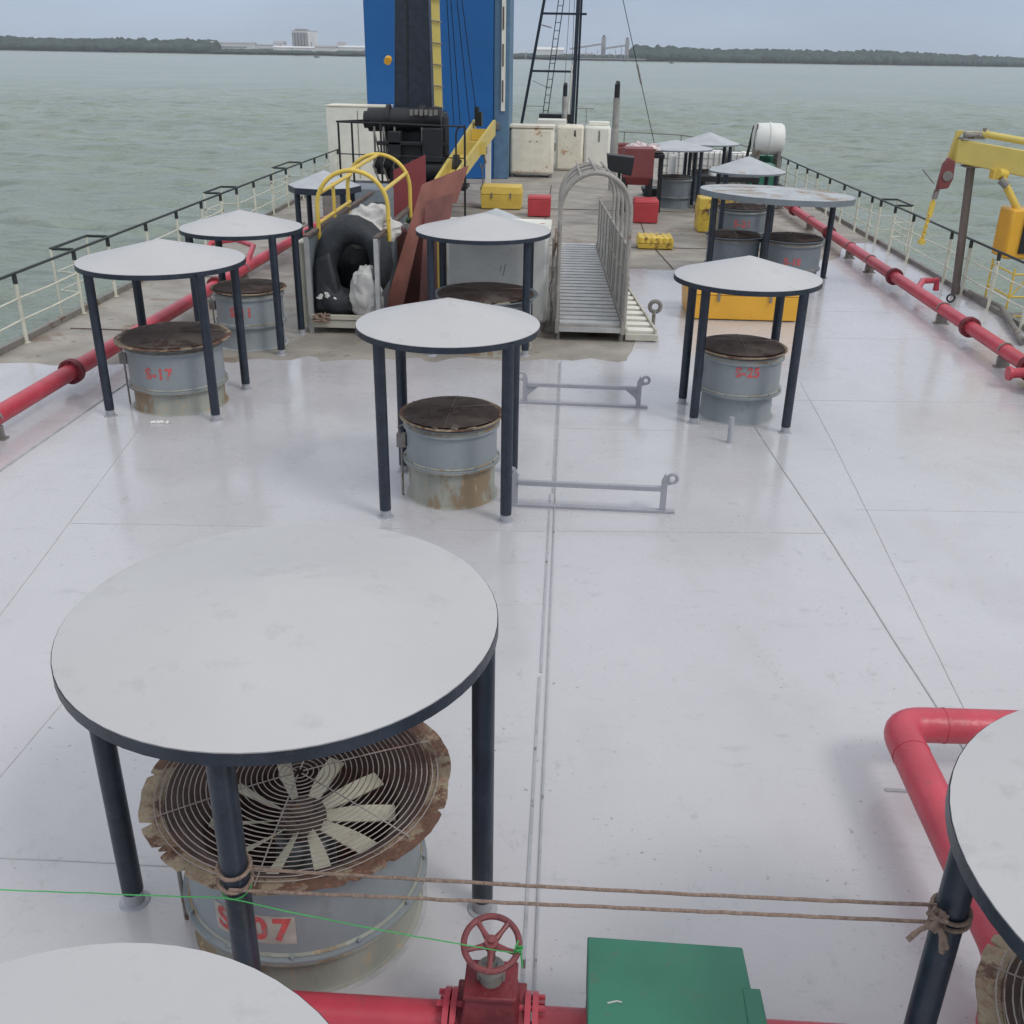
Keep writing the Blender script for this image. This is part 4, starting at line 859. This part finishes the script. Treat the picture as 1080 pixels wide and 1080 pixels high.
# platform rail in front
t = thing('platform_rail', 'black tube handrail around the crane platform', 'railing', (-4.4, 27, 0)); W = (-4.4, 27, 0)
m = MB(); m.path([(-5.4, 28.4, 2.45), (-6.04, 27.0, 2.48), (-2.74, 27.0, 2.42), (-2.70, 27.0, .9)], .026, 8); m.build('top_rail', 'black', t, W)
m = MB(); m.path([(-6.0, 27.0, 1.7), (-2.72, 27.0, 1.65)], .014, 8); m.path([(-2.95, 27.0, .9), (-2.95, 27.0, 2.25), (-2.9, 27, 2.38), (-2.8, 27.0, 2.42)], .024, 8); m.build('mid_rail', 'black', t, W)
for x, y in ((-6.0, 27.0), (-5.68, 27.15), (-4.9, 27.0), (-2.72, 27.0)): m = MB(); m.tube((x, y, .0), (x, y, 2.45), .028, n=8); m.build('post', 'black', t, W)
m = MB(); m.box(-6.05, -2.7, 27.0, 28.1, .84, .92); m.build('platform', 'black', t, W)
t = thing('boom', 'yellow channel boom resting toward the camera right of the crane', 'boom', (-2.9, 27, 0)); W = (-2.9, 27, 0)
def chan(m, A, B, wA, wB, hA, hB):
    A, B = Vector(A), Vector(B); th = .04
    for s_ in (-1, 1):
        xa, xb = A.x+s_*wA/2, B.x+s_*wB/2
        m.hexa([(xa-th, A.y, A.z-hA), (xa+th, A.y, A.z-hA), (xb+th, B.y, B.z-hB), (xb-th, B.y, B.z-hB), (xa-th, A.y, A.z), (xa+th, A.y, A.z), (xb+th, B.y, B.z), (xb-th, B.y, B.z)])
    m.hexa([(A.x-wA/2, A.y, A.z-hA+.02), (A.x+wA/2, A.y, A.z-hA+.02), (B.x+wB/2, B.y, B.z-hB+.02), (B.x-wB/2, B.y, B.z-hB+.02), (A.x-wA/2, A.y, A.z-hA+.06), (A.x+wA/2, A.y, A.z-hA+.06), (B.x+wB/2, B.y, B.z-hB+.06), (B.x-wB/2, B.y, B.z-hB+.06)])
m = MB(); chan(m, (-3.1, 25.5, 1.30), (-2.72, 33.2, 2.25), .38, .62, .35, .45); m.build('channel', 'yelcrane', t, W)
m = MB(); m.box(-3.0, -2.4, 29.9, 29.95, 1.5, 1.83); m.build('stiffener', 'yelcrane', t, W)
m = MB(); m.box(-3.0, -2.45, 31.9, 31.95, 1.75, 2.06); m.build('stiffener', 'yellow', t, W)
m = MB(); m.box(-2.95, -2.75, 32.4, 32.9, 2.1, 2.5); m.tube((-2.9, 32.5, 2.3), (-2.9, 32.5, 2.65), .08, n=10); m.build('sheave', 'black', t, W)
m = MB(); m.box(-2.72, -2.55, 33.6, 33.8, 0, 1.9); m.build('rest_post', 'cream', t, W)
m = MB(); m.tube((-2.58, 31.0, 1.62), (-2.58, 31.0, 1.42), .13, n=14); m.path([(-2.58, 31, 1.42), (-2.5, 31, 1.2), (-2.62, 31, 1.0), (-2.68, 31, 1.15)], .035, 8); m.path([(-2.6, 31, 1.0), (-2.58, 31, .6), (-2.66, 31, .4)], .02, 6); m.build('hook_block', 'steel', t, W)

# white locker at left, white boxes, exhaust stacks
t = thing('locker', 'tall off-white locker at the left railing beside the blue tower', 'locker', (-7.7, 36.5, 0)); W = (-7.7, 36.5, 0)
m = MB(); m.box(-8.4, -6.3, 36.0, 37.3, .0, 2.42); m.build('body', 'cream', t, W, bevel=.03)
m = MB(); m.box(-8.42, -6.28, 35.98, 37.32, 2.425, 2.46); m.build('lid', 'creamrust', t, W)
m = MB(); m.box(-7.32, -7.30, 35.985, 35.998, .1, 2.3); m.build('door_gap', 'steel', t, W)
t = thing('locker', 'square cream locker with rusty top edge right of the blue tower', 'locker', (-1.4, 38.6, 0)); W = (-1.4, 38.6, 0)
m = MB(); m.box(-2.2, -.6, 38.3, 39.4, .12, 1.72); m.build('body', 'creamrust', t, W, bevel=.1)
m = MB(); m.box(-2.22, -.58, 38.28, 39.42, 1.725, 1.80); m.build('lid', 'creamrust', t, W)
for x in (-2.1, -.7): m = MB(); m.box(x-.05, x+.05, 38.4, 39.3, 0, .119); m.build('skid', 'steel', t, W)
m = MB()
for x in (-1.5, -1.25): m.box(x, x+.07, 38.285, 38.298, 1.25, 1.28)
m.build('handle', 'steel', t, W)
t = thing('locker', 'wide white locker with a rust stain between the two exhaust stacks', 'locker', (.5, 41.3, 0)); W = (.5, 41.3, 0)
m = MB(); m.box(-.56, .52, 41, 42.2, .0, 1.66); m.build('body', 'creamrust', t, W, bevel=.1)
m = MB(); m.box(.54, 1.56, 41, 42.2, .0, 1.66); m.build('body', 'cream', t, W, bevel=.1)
m = MB(); m.box(-1.3, -.2, 41.2, 42.2, 1.4, 1.85); m.box(.7, 1.5, 41.3, 42, 1.665, 1.8); m.build('top_box', 'cream', t, W, bevel=.02)
m = MB(); m.slab([(.12, 40.99, 1.3), (.22, 40.99, 1.25), (.2, 40.99, 1.5), (.14, 40.99, 1.5)], (0, .008, 0)); m.build('stain', 'rust', t, W)
m = MB(); m.box(1.08, 1.14, 40.985, 40.998, 1.1, 1.5); m.build('marking', 'steel', t, W)
def stack(label, x, y, z0, h, mt='stackc'):
    t = thing('exhaust_stack', label, 'exhaust', (x, y, 0), 0, 'slim exhaust stacks')
    m = MB(); m.tube((0, 0, 0), (0, 0, h*.55), .13, .13, n=18); m.tube((0, 0, h*.55), (0, 0, h*.58), .13, .11, n=18); m.tube((0, 0, h*.58), (0, 0, h-.5), .11, .11, n=18); m.build('pipe', mt, t)
    m = MB(); m.tube((0, 0, h-.5), (0, 0, h-.08), .09, .085, n=16); m.tube((0, 0, h-.08), (.03, 0, h), .085, .05, n=16); m.build('tip', 'black', t)
stack('slim grey exhaust stack with black tip, the right one by the wide white locker', 1.46, 35, 0, 3.4)
stack('slim grey exhaust stack with black tip, the left one beside the lattice mast', -.28, 42.6, 0, 3.15)

# lattice mast
t = thing('lattice_mast', 'dark A-frame signal mast with ladder standing near the bow', 'mast', (-.6, 42, 0)); W = (-.6, 42, 0)
def bx(a, b, w_=.08): m = MB(); m.bar(a, b, w_, w_); return m
bx((-2.15, 43, .8), (-1.05, 43, 7), .11).build('leg', 'navy', t, W)
bx((.03, 43, .8), (.12, 43, 7.5), .15).build('leg', 'navy', t, W)
bx((.18, 43.5, .8), (.24, 43.5, 7.5), .09).build('leg', 'navy', t, W)
for z, xa, xb in ((1.55, -2.05, .1), (3.55, -1.68, .1), (5.6, -1.32, .45)): bx((xa, 43, z), (xb, 43, z), .08).build('cross_member', 'navy', t, W)
m = MB()
for q in (-.1, .1): m.bar((-1.05+q, 42.9, 2.0), (-.45+q, 42.9, 7), .035, .035)
for i in range(17): z = 2.1+i*.29; x = -1.05+.6*(z-2)/5; m.bar((x-.1, 42.9, z), (x+.1, 42.9, z), .025, .025)
m.build('ladder', 'navy', t, W)
m = MB(); m.box(-1.3, .0, 42.6, 43.3, 1.65, 1.98); m.build('platform', 'black', t, W)
m = MB(); m.tube((-.35, 43, 2), (-.2, 43, 7), .012, n=5); m.tube((-.05, 43, 2), (-.05, 43, 7), .012, n=5); m.bar((-1.6, 43, 3.2), (-.9, 43, 2.9), .02, .02); m.bar((-1.3, 42.95, 5.2), (-.9, 42.95, 5.1), .04, .04); m.bar((-1.9, 43, 2.25), (-1.1, 43, 2.25), .02, .02); m.bar((.2, 43, 2.2), (.9, 43, 2.2), .03, .03); m.bar((.6, 43, 2.2), (.6, 43, 1.5), .03, .03); m.build('bracket', 'steel', t, W)
m = MB(); m.tube((-.15, 42.95, 1.6), (-.05, 42.95, 3.8), .035, n=8); m.build('light_post', 'cream', t, W)
t = thing('stay_wire', 'thin stay wire with turnbuckle running down right of the mast', 'wire', (3, 38, 1.4)); W = (3, 38, 1.4)
m = MB(); m.tube((3.05, 38, 1.2), (.95, 38, 8), .014, n=6); m.build('wire', 'black', t, W)
m = MB(); m.tube((2.42, 38, 3.24), (2.22, 38, 3.89), .035, n=8); m.build('turnbuckle', 'steel', t, W)
# bow bulwark and clutter
m = MB()
for (xa, ya), (xb, yb) in zip(XL[3:], XL[4:]+[]): m.bar((xa, ya, .17), (xb, yb, .17), .06, .34); m.tube((xa, ya, .95), (xb, yb, .95), .025, n=6); m.tube((xa, ya, .3), (xa, ya, .95), .025, n=6); m.tube(((xa+xb)/2, (ya+yb)/2, .3), ((xa+xb)/2, (ya+yb)/2, .95), .025, n=6)
rr = [(7.6, 38), (6.8, 44), (5, 48), (0, 50.5)]
for (xa, ya), (xb, yb) in zip(rr, rr[1:]): m.bar((xa, ya, .17), (xb, yb, .17), .06, .34); m.tube((xa, ya, .95), (xb, yb, .95), .025, n=6); m.tube((xa, ya, .3), (xa, ya, .95), .025, n=6); m.tube(((xa+xb)/2, (ya+yb)/2, .3), ((xa+xb)/2, (ya+yb)/2, .95), .025, n=6)
tag(m.build('bow_rail', 'steel'), 'low steel sill and open pipe rail closing the bow behind the lockers', 'railing')
m = MB(); m.box(-6.3, -5.2, 26.0, 27.0, 0, .9); tag(m.build('winch_box', 'steel', bevel=.03), 'weathered steel box under the crane platform at the left', 'box')
m = MB()
for i in range(14): m.path(loop((-5.6, 23.4), .22+.03*(i % 4), .03+.03*(i//4), 20), .025, 6, True)
tag(m.build('hose_coil', 'black'), 'black hose coiled on the bare deck beside the left red pipe', 'hose')
chest('low grey-black machine cover behind the dark-skirted canopy', -4.9, -3.9, 21.9, 23.0, 1.45, 'greyold', .2, 'cover', name='machine_cover', latch=False)
for i, (x, y, w_, d_, h_, mt, lb) in enumerate(((-6.6, 24.5, .5, .4, .35, 'steel', 'small weathered steel fitting left of the coiled hose'), (-3.6, 23.6, .6, .5, .8, 'greyold', 'grey pump cover behind the upright red plate'), (2.6, 38.6, .7, .6, .9, 'steel', 'weathered windlass box left of the caged tanks'), (-1.9, 45.5, 1.2, .8, .9, 'steel', 'weathered windlass box far forward left of the mast'), (2.6, 45, 1.4, .8, .8, 'maroon', 'maroon chest far forward behind the caged tanks'))):
    t = thing('deck_fitting', lb, 'fitting', (x, y, 0)); m = MB(); m.box(-w_/2, w_/2, -d_/2, d_/2, .02, h_*.8); m.build('housing', mt, t, bevel=.03); m = MB(); m.tube((-w_*.4, 0, h_*.87), (w_*.4, 0, h_*.87), h_*.12, n=14); m.build('roller', mt, t)

# ------------------------------------------------------------------ side crane at right
t = thing('side_crane', 'yellow hydraulic crane leaning in over the right railing with hook hanging', 'crane', (9.0, 18.6, 0)); W = (9.0, 18.6, 0)
m = MB(); A_ = (7.03, 19.8); B_ = (9.6, 18.8)
m.hexa([(7.08, 19.62, 2.44), (9.6, 18.5, 2.02), (9.6, 19.0, 2.02), (7.08, 19.98, 2.44), (7.10, 19.62, 2.84), (9.6, 18.5, 2.50), (9.6, 19.0, 2.50), (7.10, 19.98, 2.84)]); m.build('boom', 'yelcrane', t, W, bevel=.02)
m = MB(); m.tube((7.55, 19.62, 2.93), (9.6, 18.72, 2.64), .06, n=16); m.tube((7.48, 19.65, 2.94), (7.56, 19.61, 2.93), .085, n=16); m.box(7.2, 7.46, 19.6, 19.75, 2.85, 2.97); m.build('ram', 'yelcrane', t, W)
m = MB(); m.tube((7.15, 19.6, 2.91), (7.45, 19.6, 2.91), .06, n=12); m.box(7.1, 7.5, 19.55, 19.85, 2.845, 2.87); m.tube((7.5, 19.6, 2.86), (7.5, 19.6, 3.04), .04, n=8); m.build('hydraulic_block', 'steel', t, W)
m = MB(); m.slab([(6.98, 19.75, 2.35), (7.07, 19.75, 2.3), (7.12, 19.75, 2.86), (7.2, 19.75, 2.98), (7.08, 19.75, 2.98)], (0, .1, 0)); m.build('tip_plate', 'yelcrane', t, W)
m = MB()
m.slab([(6.86, 19.62, 1.95), (7.06, 19.62, 1.98), (7.12, 19.62, 2.15), (7.1, 19.62, 2.45), (6.98, 19.62, 2.52), (6.9, 19.62, 2.4)], (0, .14, 0)); hb = m.build('hook_block', 'maroon', t, W, bevel=.02)
m = MB(); m.tube((7.0, 19.6, 2.2), (7.0, 19.78, 2.2), .09, n=18); m.tube((6.88, 19.69, 1.95), (6.86, 19.69, 1.78), .05, n=10); m.build('sheave', 'steel', hb, W)
m = MB(); m.tube((6.80, 19.69, 2.05), (6.55, 19.69, 2.3), .012, n=6); m.build('pin', 'steel', t, W)
m = MB(); z = 1.76; i = 0
while z > .98:
    x = 6.85-(1.76-z)*.10; R = .042
    m.path([(x+(R*.6*cos(a) if i % 2 else 0), 19.69+(0 if i % 2 else R*.6*cos(a)), z+R*sin(a)) for a in [2*pi*k_/10 for k_ in range(10)]], .017, 6, True); z -= .055; i += 1
m.tube((6.85, 19.69, 1.72), (6.83, 19.69, 1.45), .05, n=10); m.tube((6.78, 19.69, 1.03), (6.77, 19.69, .95), .07, n=10); m.build('chain', 'yellow', t, W)
m = MB(); m.box(8.02, 8.75, 18.9, 19.5, .84, 1.72); m.build('cab_box', 'orange', t, W, bevel=.04)
m = MB(); m.box(8.26, 8.72, 18.872, 18.898, .95, 1.62); m.build('panel', 'black', t, W)
m = MB(); m.tube((7.8, 19.25, 2.28), (8.25, 19.1, 1.6), .065, n=14); m.tube((7.72, 19.2, 2.3), (7.9, 19.3, 2.28), .09, n=12); m.box(7.66, 7.86, 19.2, 19.4, 2.2, 2.36); m.build('lift_ram', 'yellow', t, W)
m = MB(); m.tube((7.78, 19.15, 2.2), (7.9, 19.1, 2.1), .07, n=10); m.build('ram_clevis', 'steel', t, W)
m = MB(); m.tube((9.1, 18.9, -3), (9.1, 18.9, 2.1), .28, n=24); m.build('column', 'yelcrane', t, W)
m = MB()
for x, y in ((7.98, 18.2), (8.35, 18.2), (8.8, 18.2), (7.98, 19.2), (8.8, 19.2)): m.tube((x, y, -.3), (x, y, .8), .02, n=8)
for z in (-.05, .3, .7): m.path([(7.98, 19.2, z), (7.98, 18.2, z), (8.8, 18.2, z)], .018, 8)
m.tube((8.0, 18.2, .3), (8.3, 18.2, .75), .015, n=6); m.build('access_frame', 'yellow', t, W)
m = MB(); m.box(7.9, 9.4, 17.2, 19.6, -.36, -.28); m.build('platform', 'steel', t, W)
m = MB(); m.box(8.25, 8.75, 17.5, 17.9, -.275, .4); m.build('valve_chest', 'lime', t, W, bevel=.02)
t = thing('boom_rest_post', 'weathered brown post propping the yellow boom at the right railing', 'post', (7.6, 19.9, 0)); W = (7.6, 19.9, 0)
m = MB(); m.tube((7.62, 19.75, 0), (7.44, 19.75, 2.36), .075, n=16); m.build('tube', 'wood', t, W)
m = MB(); m.box(7.3, 7.62, 19.6, 19.9, 2.352, 2.385); m.build('saddle', 'steel', t, W)
m = MB(); m.path([(7.75, 19.4, .12), (7.9, 18.2, .1), (7.7, 17.4, .1), (7.35, 15.9, .06)], .05, 8); m.path([(7.36, 15.9, .1), (7.5, 15.95, .3), (7.75, 15.7, .36), (8.0, 15.3, .3)], .04, 8)
tag(m.build('fairlead_bar', 'steel'), 'dark steel bar along the deck edge under the side crane', 'bar')
m = MB(); m.path([(7.25+.07*cos(2*pi*i/16), 18.95, .09+.07*sin(2*pi*i/16)) for i in range(16)], .018, 6, True); tag(m.build('pad_eye', 'black'), 'black ring pad eye on deck near the foot of the brown post', 'ring')

# ------------------------------------------------------------------ far shore
def shore_mat(nm, col, var=.25, vs=.02): return mat(nm, col, .9, var=var, vscale=vs)
M['forest'] = shore_mat('forest', (.030, .055, .042), .4, .03); M['land'] = shore_mat('land', (.26, .25, .20))
M['bwhite'] = shore_mat('far_white', (.70, .70, .70), .05); M['bgrey'] = shore_mat('far_grey', (.33, .32, .33), .1); M['bdark'] = shore_mat('far_dark', (.12, .13, .15), .1); M['bwhite2'] = shore_mat('far_offwhite', (.5, .49, .47), .05)
D = 2500
m = MB()
land = [(-2200, 2450), (-1355, 2475), (-800, 2480), (-480, 2520), (-150, 2600), (60, 2560), (300, 2700), (700, 2900), (1200, 3250), (1900, 3800), (2600, 4200)]
n = len(land); m.add([(x, y, WZ-.5) for x, y in land]+[(x, y+25, WZ+1.5) for x, y in land]+[(x, y+1500, WZ+4) for x, y in land], [(i, i+1, n+i+1, n+i) for i in range(n-1)]+[(n+i, n+i+1, 2*n+i+1, 2*n+i) for i in range(n-1)])
tag(m.build('shore', 'land'), kind='structure')
def lx(x):
    for (xa, ya), (xb, yb) in zip(land, land[1:]):
        if xa <= x <= xb: return ya+(yb-ya)*(x-xa)/(xb-xa)
    return 2600
def hprof(x): return 1.35*hprof0(x)
def hprof0(x):   # tree line height
    if x < -850: return 21+5*noise.noise(Vector((x*.006, 0, 0)))
    if x < -480: return 9
    if x < 150: return 9
    if x < 800: return 24+6*noise.noise(Vector((x*.004, 3, 0)))
    return max(9, 26-(x-800)*.012)
m = MB(); rng = random.Random(11)
x = -2100
while x < 2500:
    h = hprof(x)
    for row in range(4):
        xx = x+rng.uniform(-8, 8); y = lx(xx)+30+row*22+rng.uniform(-8, 8); hh = h*(.62+.13*row)*rng.uniform(.93, 1.05); rr_ = rng.uniform(12, 20)
        m.blob((xx, y, WZ+1.5+hh-hh*.5), rr_, rr_, hh*.5, .35, rng.uniform(0, 50), 12, 7, 2.6)
        m.tube((xx, y, WZ+1), (xx, y, WZ+hh*.4), 1.2, n=4)
    x += 9
tag(m.build('forest', 'forest', ang=180), kind='stuff', label='dark green wooded shoreline across the water', cat='forest')
def building(label, x, y, w_, d_, h_, mt='bwhite', roof='bgrey', storeys=2, bays=6, name='building', group='white industrial buildings on the far shore', z0=None, gable=True, cat='building', rz=0):
    z0 = WZ+1.5 if z0 is None else z0; t = thing(name, label, cat, (x, y, z0), rz, group)
    m = MB(); m.box(-w_/2, w_/2, 0, d_, 0, h_); m.build('wall', mt, t)
    m = MB()
    if gable: m.add([(-w_/2-1, -1, h_+.05), (w_/2+1, -1, h_+.05), (w_/2+1, d_+1, h_+.05), (-w_/2-1, d_+1, h_+.05), (-w_/2-1, d_/2, h_+h_*.28), (w_/2+1, d_/2, h_+h_*.28)], [(0, 1, 5, 4), (2, 3, 4, 5), (0, 4, 3), (1, 2, 5), (0, 3, 2, 1)])
    else: m.box(-w_/2-.5, w_/2+.5, -.5, d_+.5, h_+.05, h_+1)
    m.build('roof', roof, t)
    m = MB()
    q = .2+.3*abs(sin(x)); m.box(-w_/2*(.5+q*.6), w_/2*(.3+q), -.35, -.02, h_*.2, h_*(.3+q*.5)); m.build('shutter_band', 'bgrey', t)
    return t
E = [('long pale building on the far left of the shore settlement', -810, 2560, 95, 30, 12, 'bwhite', 'bgrey', 1, 8, WZ+12),
     ('low white shed left of the tall silo block', -735, 2570, 60, 30, 11, 'bwhite', 'bgrey', 1, 5, WZ+10),
     ('white gabled warehouse just left of the tall silo block', -690, 2548, 45, 25, 13, 'bwhite', 'bwhite', 1, 4, WZ+4),
     ('low white hall directly below the tall silo block', -640, 2545, 50, 20, 11, 'bwhite', 'bwhite', 1, 5, WZ+6),
     ('white hall right of the tall silo block', -590, 2560, 50, 25, 15, 'bwhite', 'bgrey', 2, 5, WZ+4),
     ('long flat white factory hall between silo block and blue tower', -525, 2590, 90, 40, 13, 'bwhite', 'bwhite', 1, 9, WZ+7),
     ('second white factory hall nearest the blue tower', -440, 2600, 60, 40, 11, 'bwhite', 'bgrey', 1, 7, WZ+7),
     ('white storage hall seen through the lattice mast', -60, 2640, 70, 40, 21, 'bwhite', 'bwhite', 1, 5, None),
     ('lower grey hall right behind the mast legs', 20, 2640, 60, 40, 12, 'bgrey', 'bgrey', 1, 6, None)]
E += [('small grey shed at the foot of the treeline, left shore', -860, 2550, 24, 15, 14, 'bgrey', 'bgrey', 1, 5, WZ+10), ('pair-high white store between the sheds left of the silo', -712, 2600, 26, 20, 20, 'bwhite', 'bgrey', 1, 5, WZ+6), ('narrow white silo-like shed right beside the white hall', -560, 2600, 18, 15, 22, 'bwhite', 'bgrey', 1, 5, WZ+4), ('low dark-roofed hall in front of the long factory', -480, 2570, 40, 15, 9, 'bgrey', 'bdark', 1, 5, WZ+3)]
for lb, x, y, w_, d_, h_, mt, rf, st, by, z0 in E: building(lb, x, y, w_, d_, h_, mt, rf, st, by, z0=z0)
t = building('tall ribbed grey silo block, highest building on the left shore', -652, 2600, 52, 40, 52, 'bwhite', 'bgrey', 1, 1, name='silo_block', group=None, gable=False, cat='silo')
for i in range(6): m = MB(); m.tube((-23+i*7.5, -1, 14), (-23+i*7.5, -1, 49), 3.5, n=12); m.build('silo', 'bgrey' if i < 5 else 'bwhite', t)
m = MB(); m.box(-20, 8, 5, 30, 53.1, 57); m.build('penthouse', 'bgrey', t)
def tower(lb, x, y, w_, h_, mt):
    t = thing('plant_tower', lb, 'tower', (x, y, WZ+1.5), 0, 'loading towers on the far jetty'); m = MB(); m.box(-w_/2, w_/2, 0, w_, h_*.25, h_); m.build('housing', mt, t)
    for q in (-.4, .4): m = MB(); m.box(w_*q-1, w_*q+1, 0, 2, 0, h_*.25); m.build('leg', mt, t)
    m = MB(); m.box(-w_*.3, w_*.3, 2, w_-2, h_+.1, h_+4); m.build('cap', 'bdark', t)
tower('taller grey loading tower right of the mast on the far jetty', 70, 2600, 10, 50, 'bgrey')
tower('slimmer grey loading tower at the right end of the far jetty', 126, 2600, 9, 46, 'bgrey')
t = thing('conveyor', 'sloping conveyor bridge between the two loading towers', 'conveyor', (70, 2600, 0)); W = (70, 2600, 0)
m = MB(); m.bar((-10, 2598, 20), (68, 2598, 32), 4, 4); m.bar((72, 2598, 22), (124, 2598, 30), 4, 4); m.build('gallery', 'bgrey', t, W)
m = MB(); 
for i in range(9): m.box(0+i*14, 1.5+i*14, 2597, 2598.5, WZ, 14+i % 3*6)
m.build('trestle', 'bgrey', t, W)
t = thing('jetty', 'long grey pile jetty standing in the water below the towers', 'jetty', (80, 2480, WZ)); W = (80, 2480, WZ)
m = MB(); m.box(5, 165, 2480, 2490, WZ+4, WZ+6); m.build('deck_beam', 'bgrey', t, W)
m = MB()
for i in range(28): m.box(6+i*5.8, 7.5+i*5.8, 2482, 2484, WZ-1, WZ+4)
m.build('pile', 'bdark', t, W)
t = thing('conveyor', 'sloping pale conveyor left of the mast reaching toward the water', 'conveyor', (-140, 2600, 0)); W = (-140, 2600, 0)
m = MB(); m.bar((-165, 2598, 6), (-95, 2598, 16), 3, 3); m.build('gallery', 'bwhite', t, W); m = MB(); m.box(-150, -148, 2597, 2599, WZ, 8); m.box(-115, -113, 2597, 2599, WZ, 12); m.build('trestle', 'bgrey', t, W)
def vessel(lb, x, y, l):
    t = thing('small_boat', lb, 'boat', (x, y, WZ), 0, 'small boats far off on the water'); m = MB(); m.hexa([(-l*.4, -1.5, -.3), (l*.4, -1.5, -.3), (l*.4, 1.5, -.3), (-l*.4, 1.5, -.3), (-l/2, -2, 1.8), (l/2, -2, 1.8), (l/2, 2, 1.8), (-l/2, 2, 1.8)]); m.build('hull', 'bdark', t); m = MB(); m.box(-l*.25, l*.1, -1.2, 1.2, 1.805, 4.2); m.build('cabin', 'bdark', t)
vessel('small dark boat off the left shore near the blue tower', -430, 1800, 9)
vessel('small dark boat right of the far jetty', 175, 1950, 8)

# ------------------------------------------------------------------ haze
m = MB(); m.box(-3200, 3200, -60, 4900, WZ-4, 75)
hz = bpy.data.materials.new('haze'); hz.use_nodes = True; nt = hz.node_tree; nt.nodes.remove(nt.nodes['Principled BSDF'])
pv = nt.nodes.new('ShaderNodeVolumePrincipled'); pv.inputs['Color'].default_value = (.82, .88, .95, 1); pv.inputs['Density'].default_value = 1.0e-4
nt.links.new(pv.outputs[0], nt.nodes['Material Output'].inputs['Volume'])
tag(m.build('haze', hz), 'thin pale sea haze over the water', 'haze', kind='stuff')
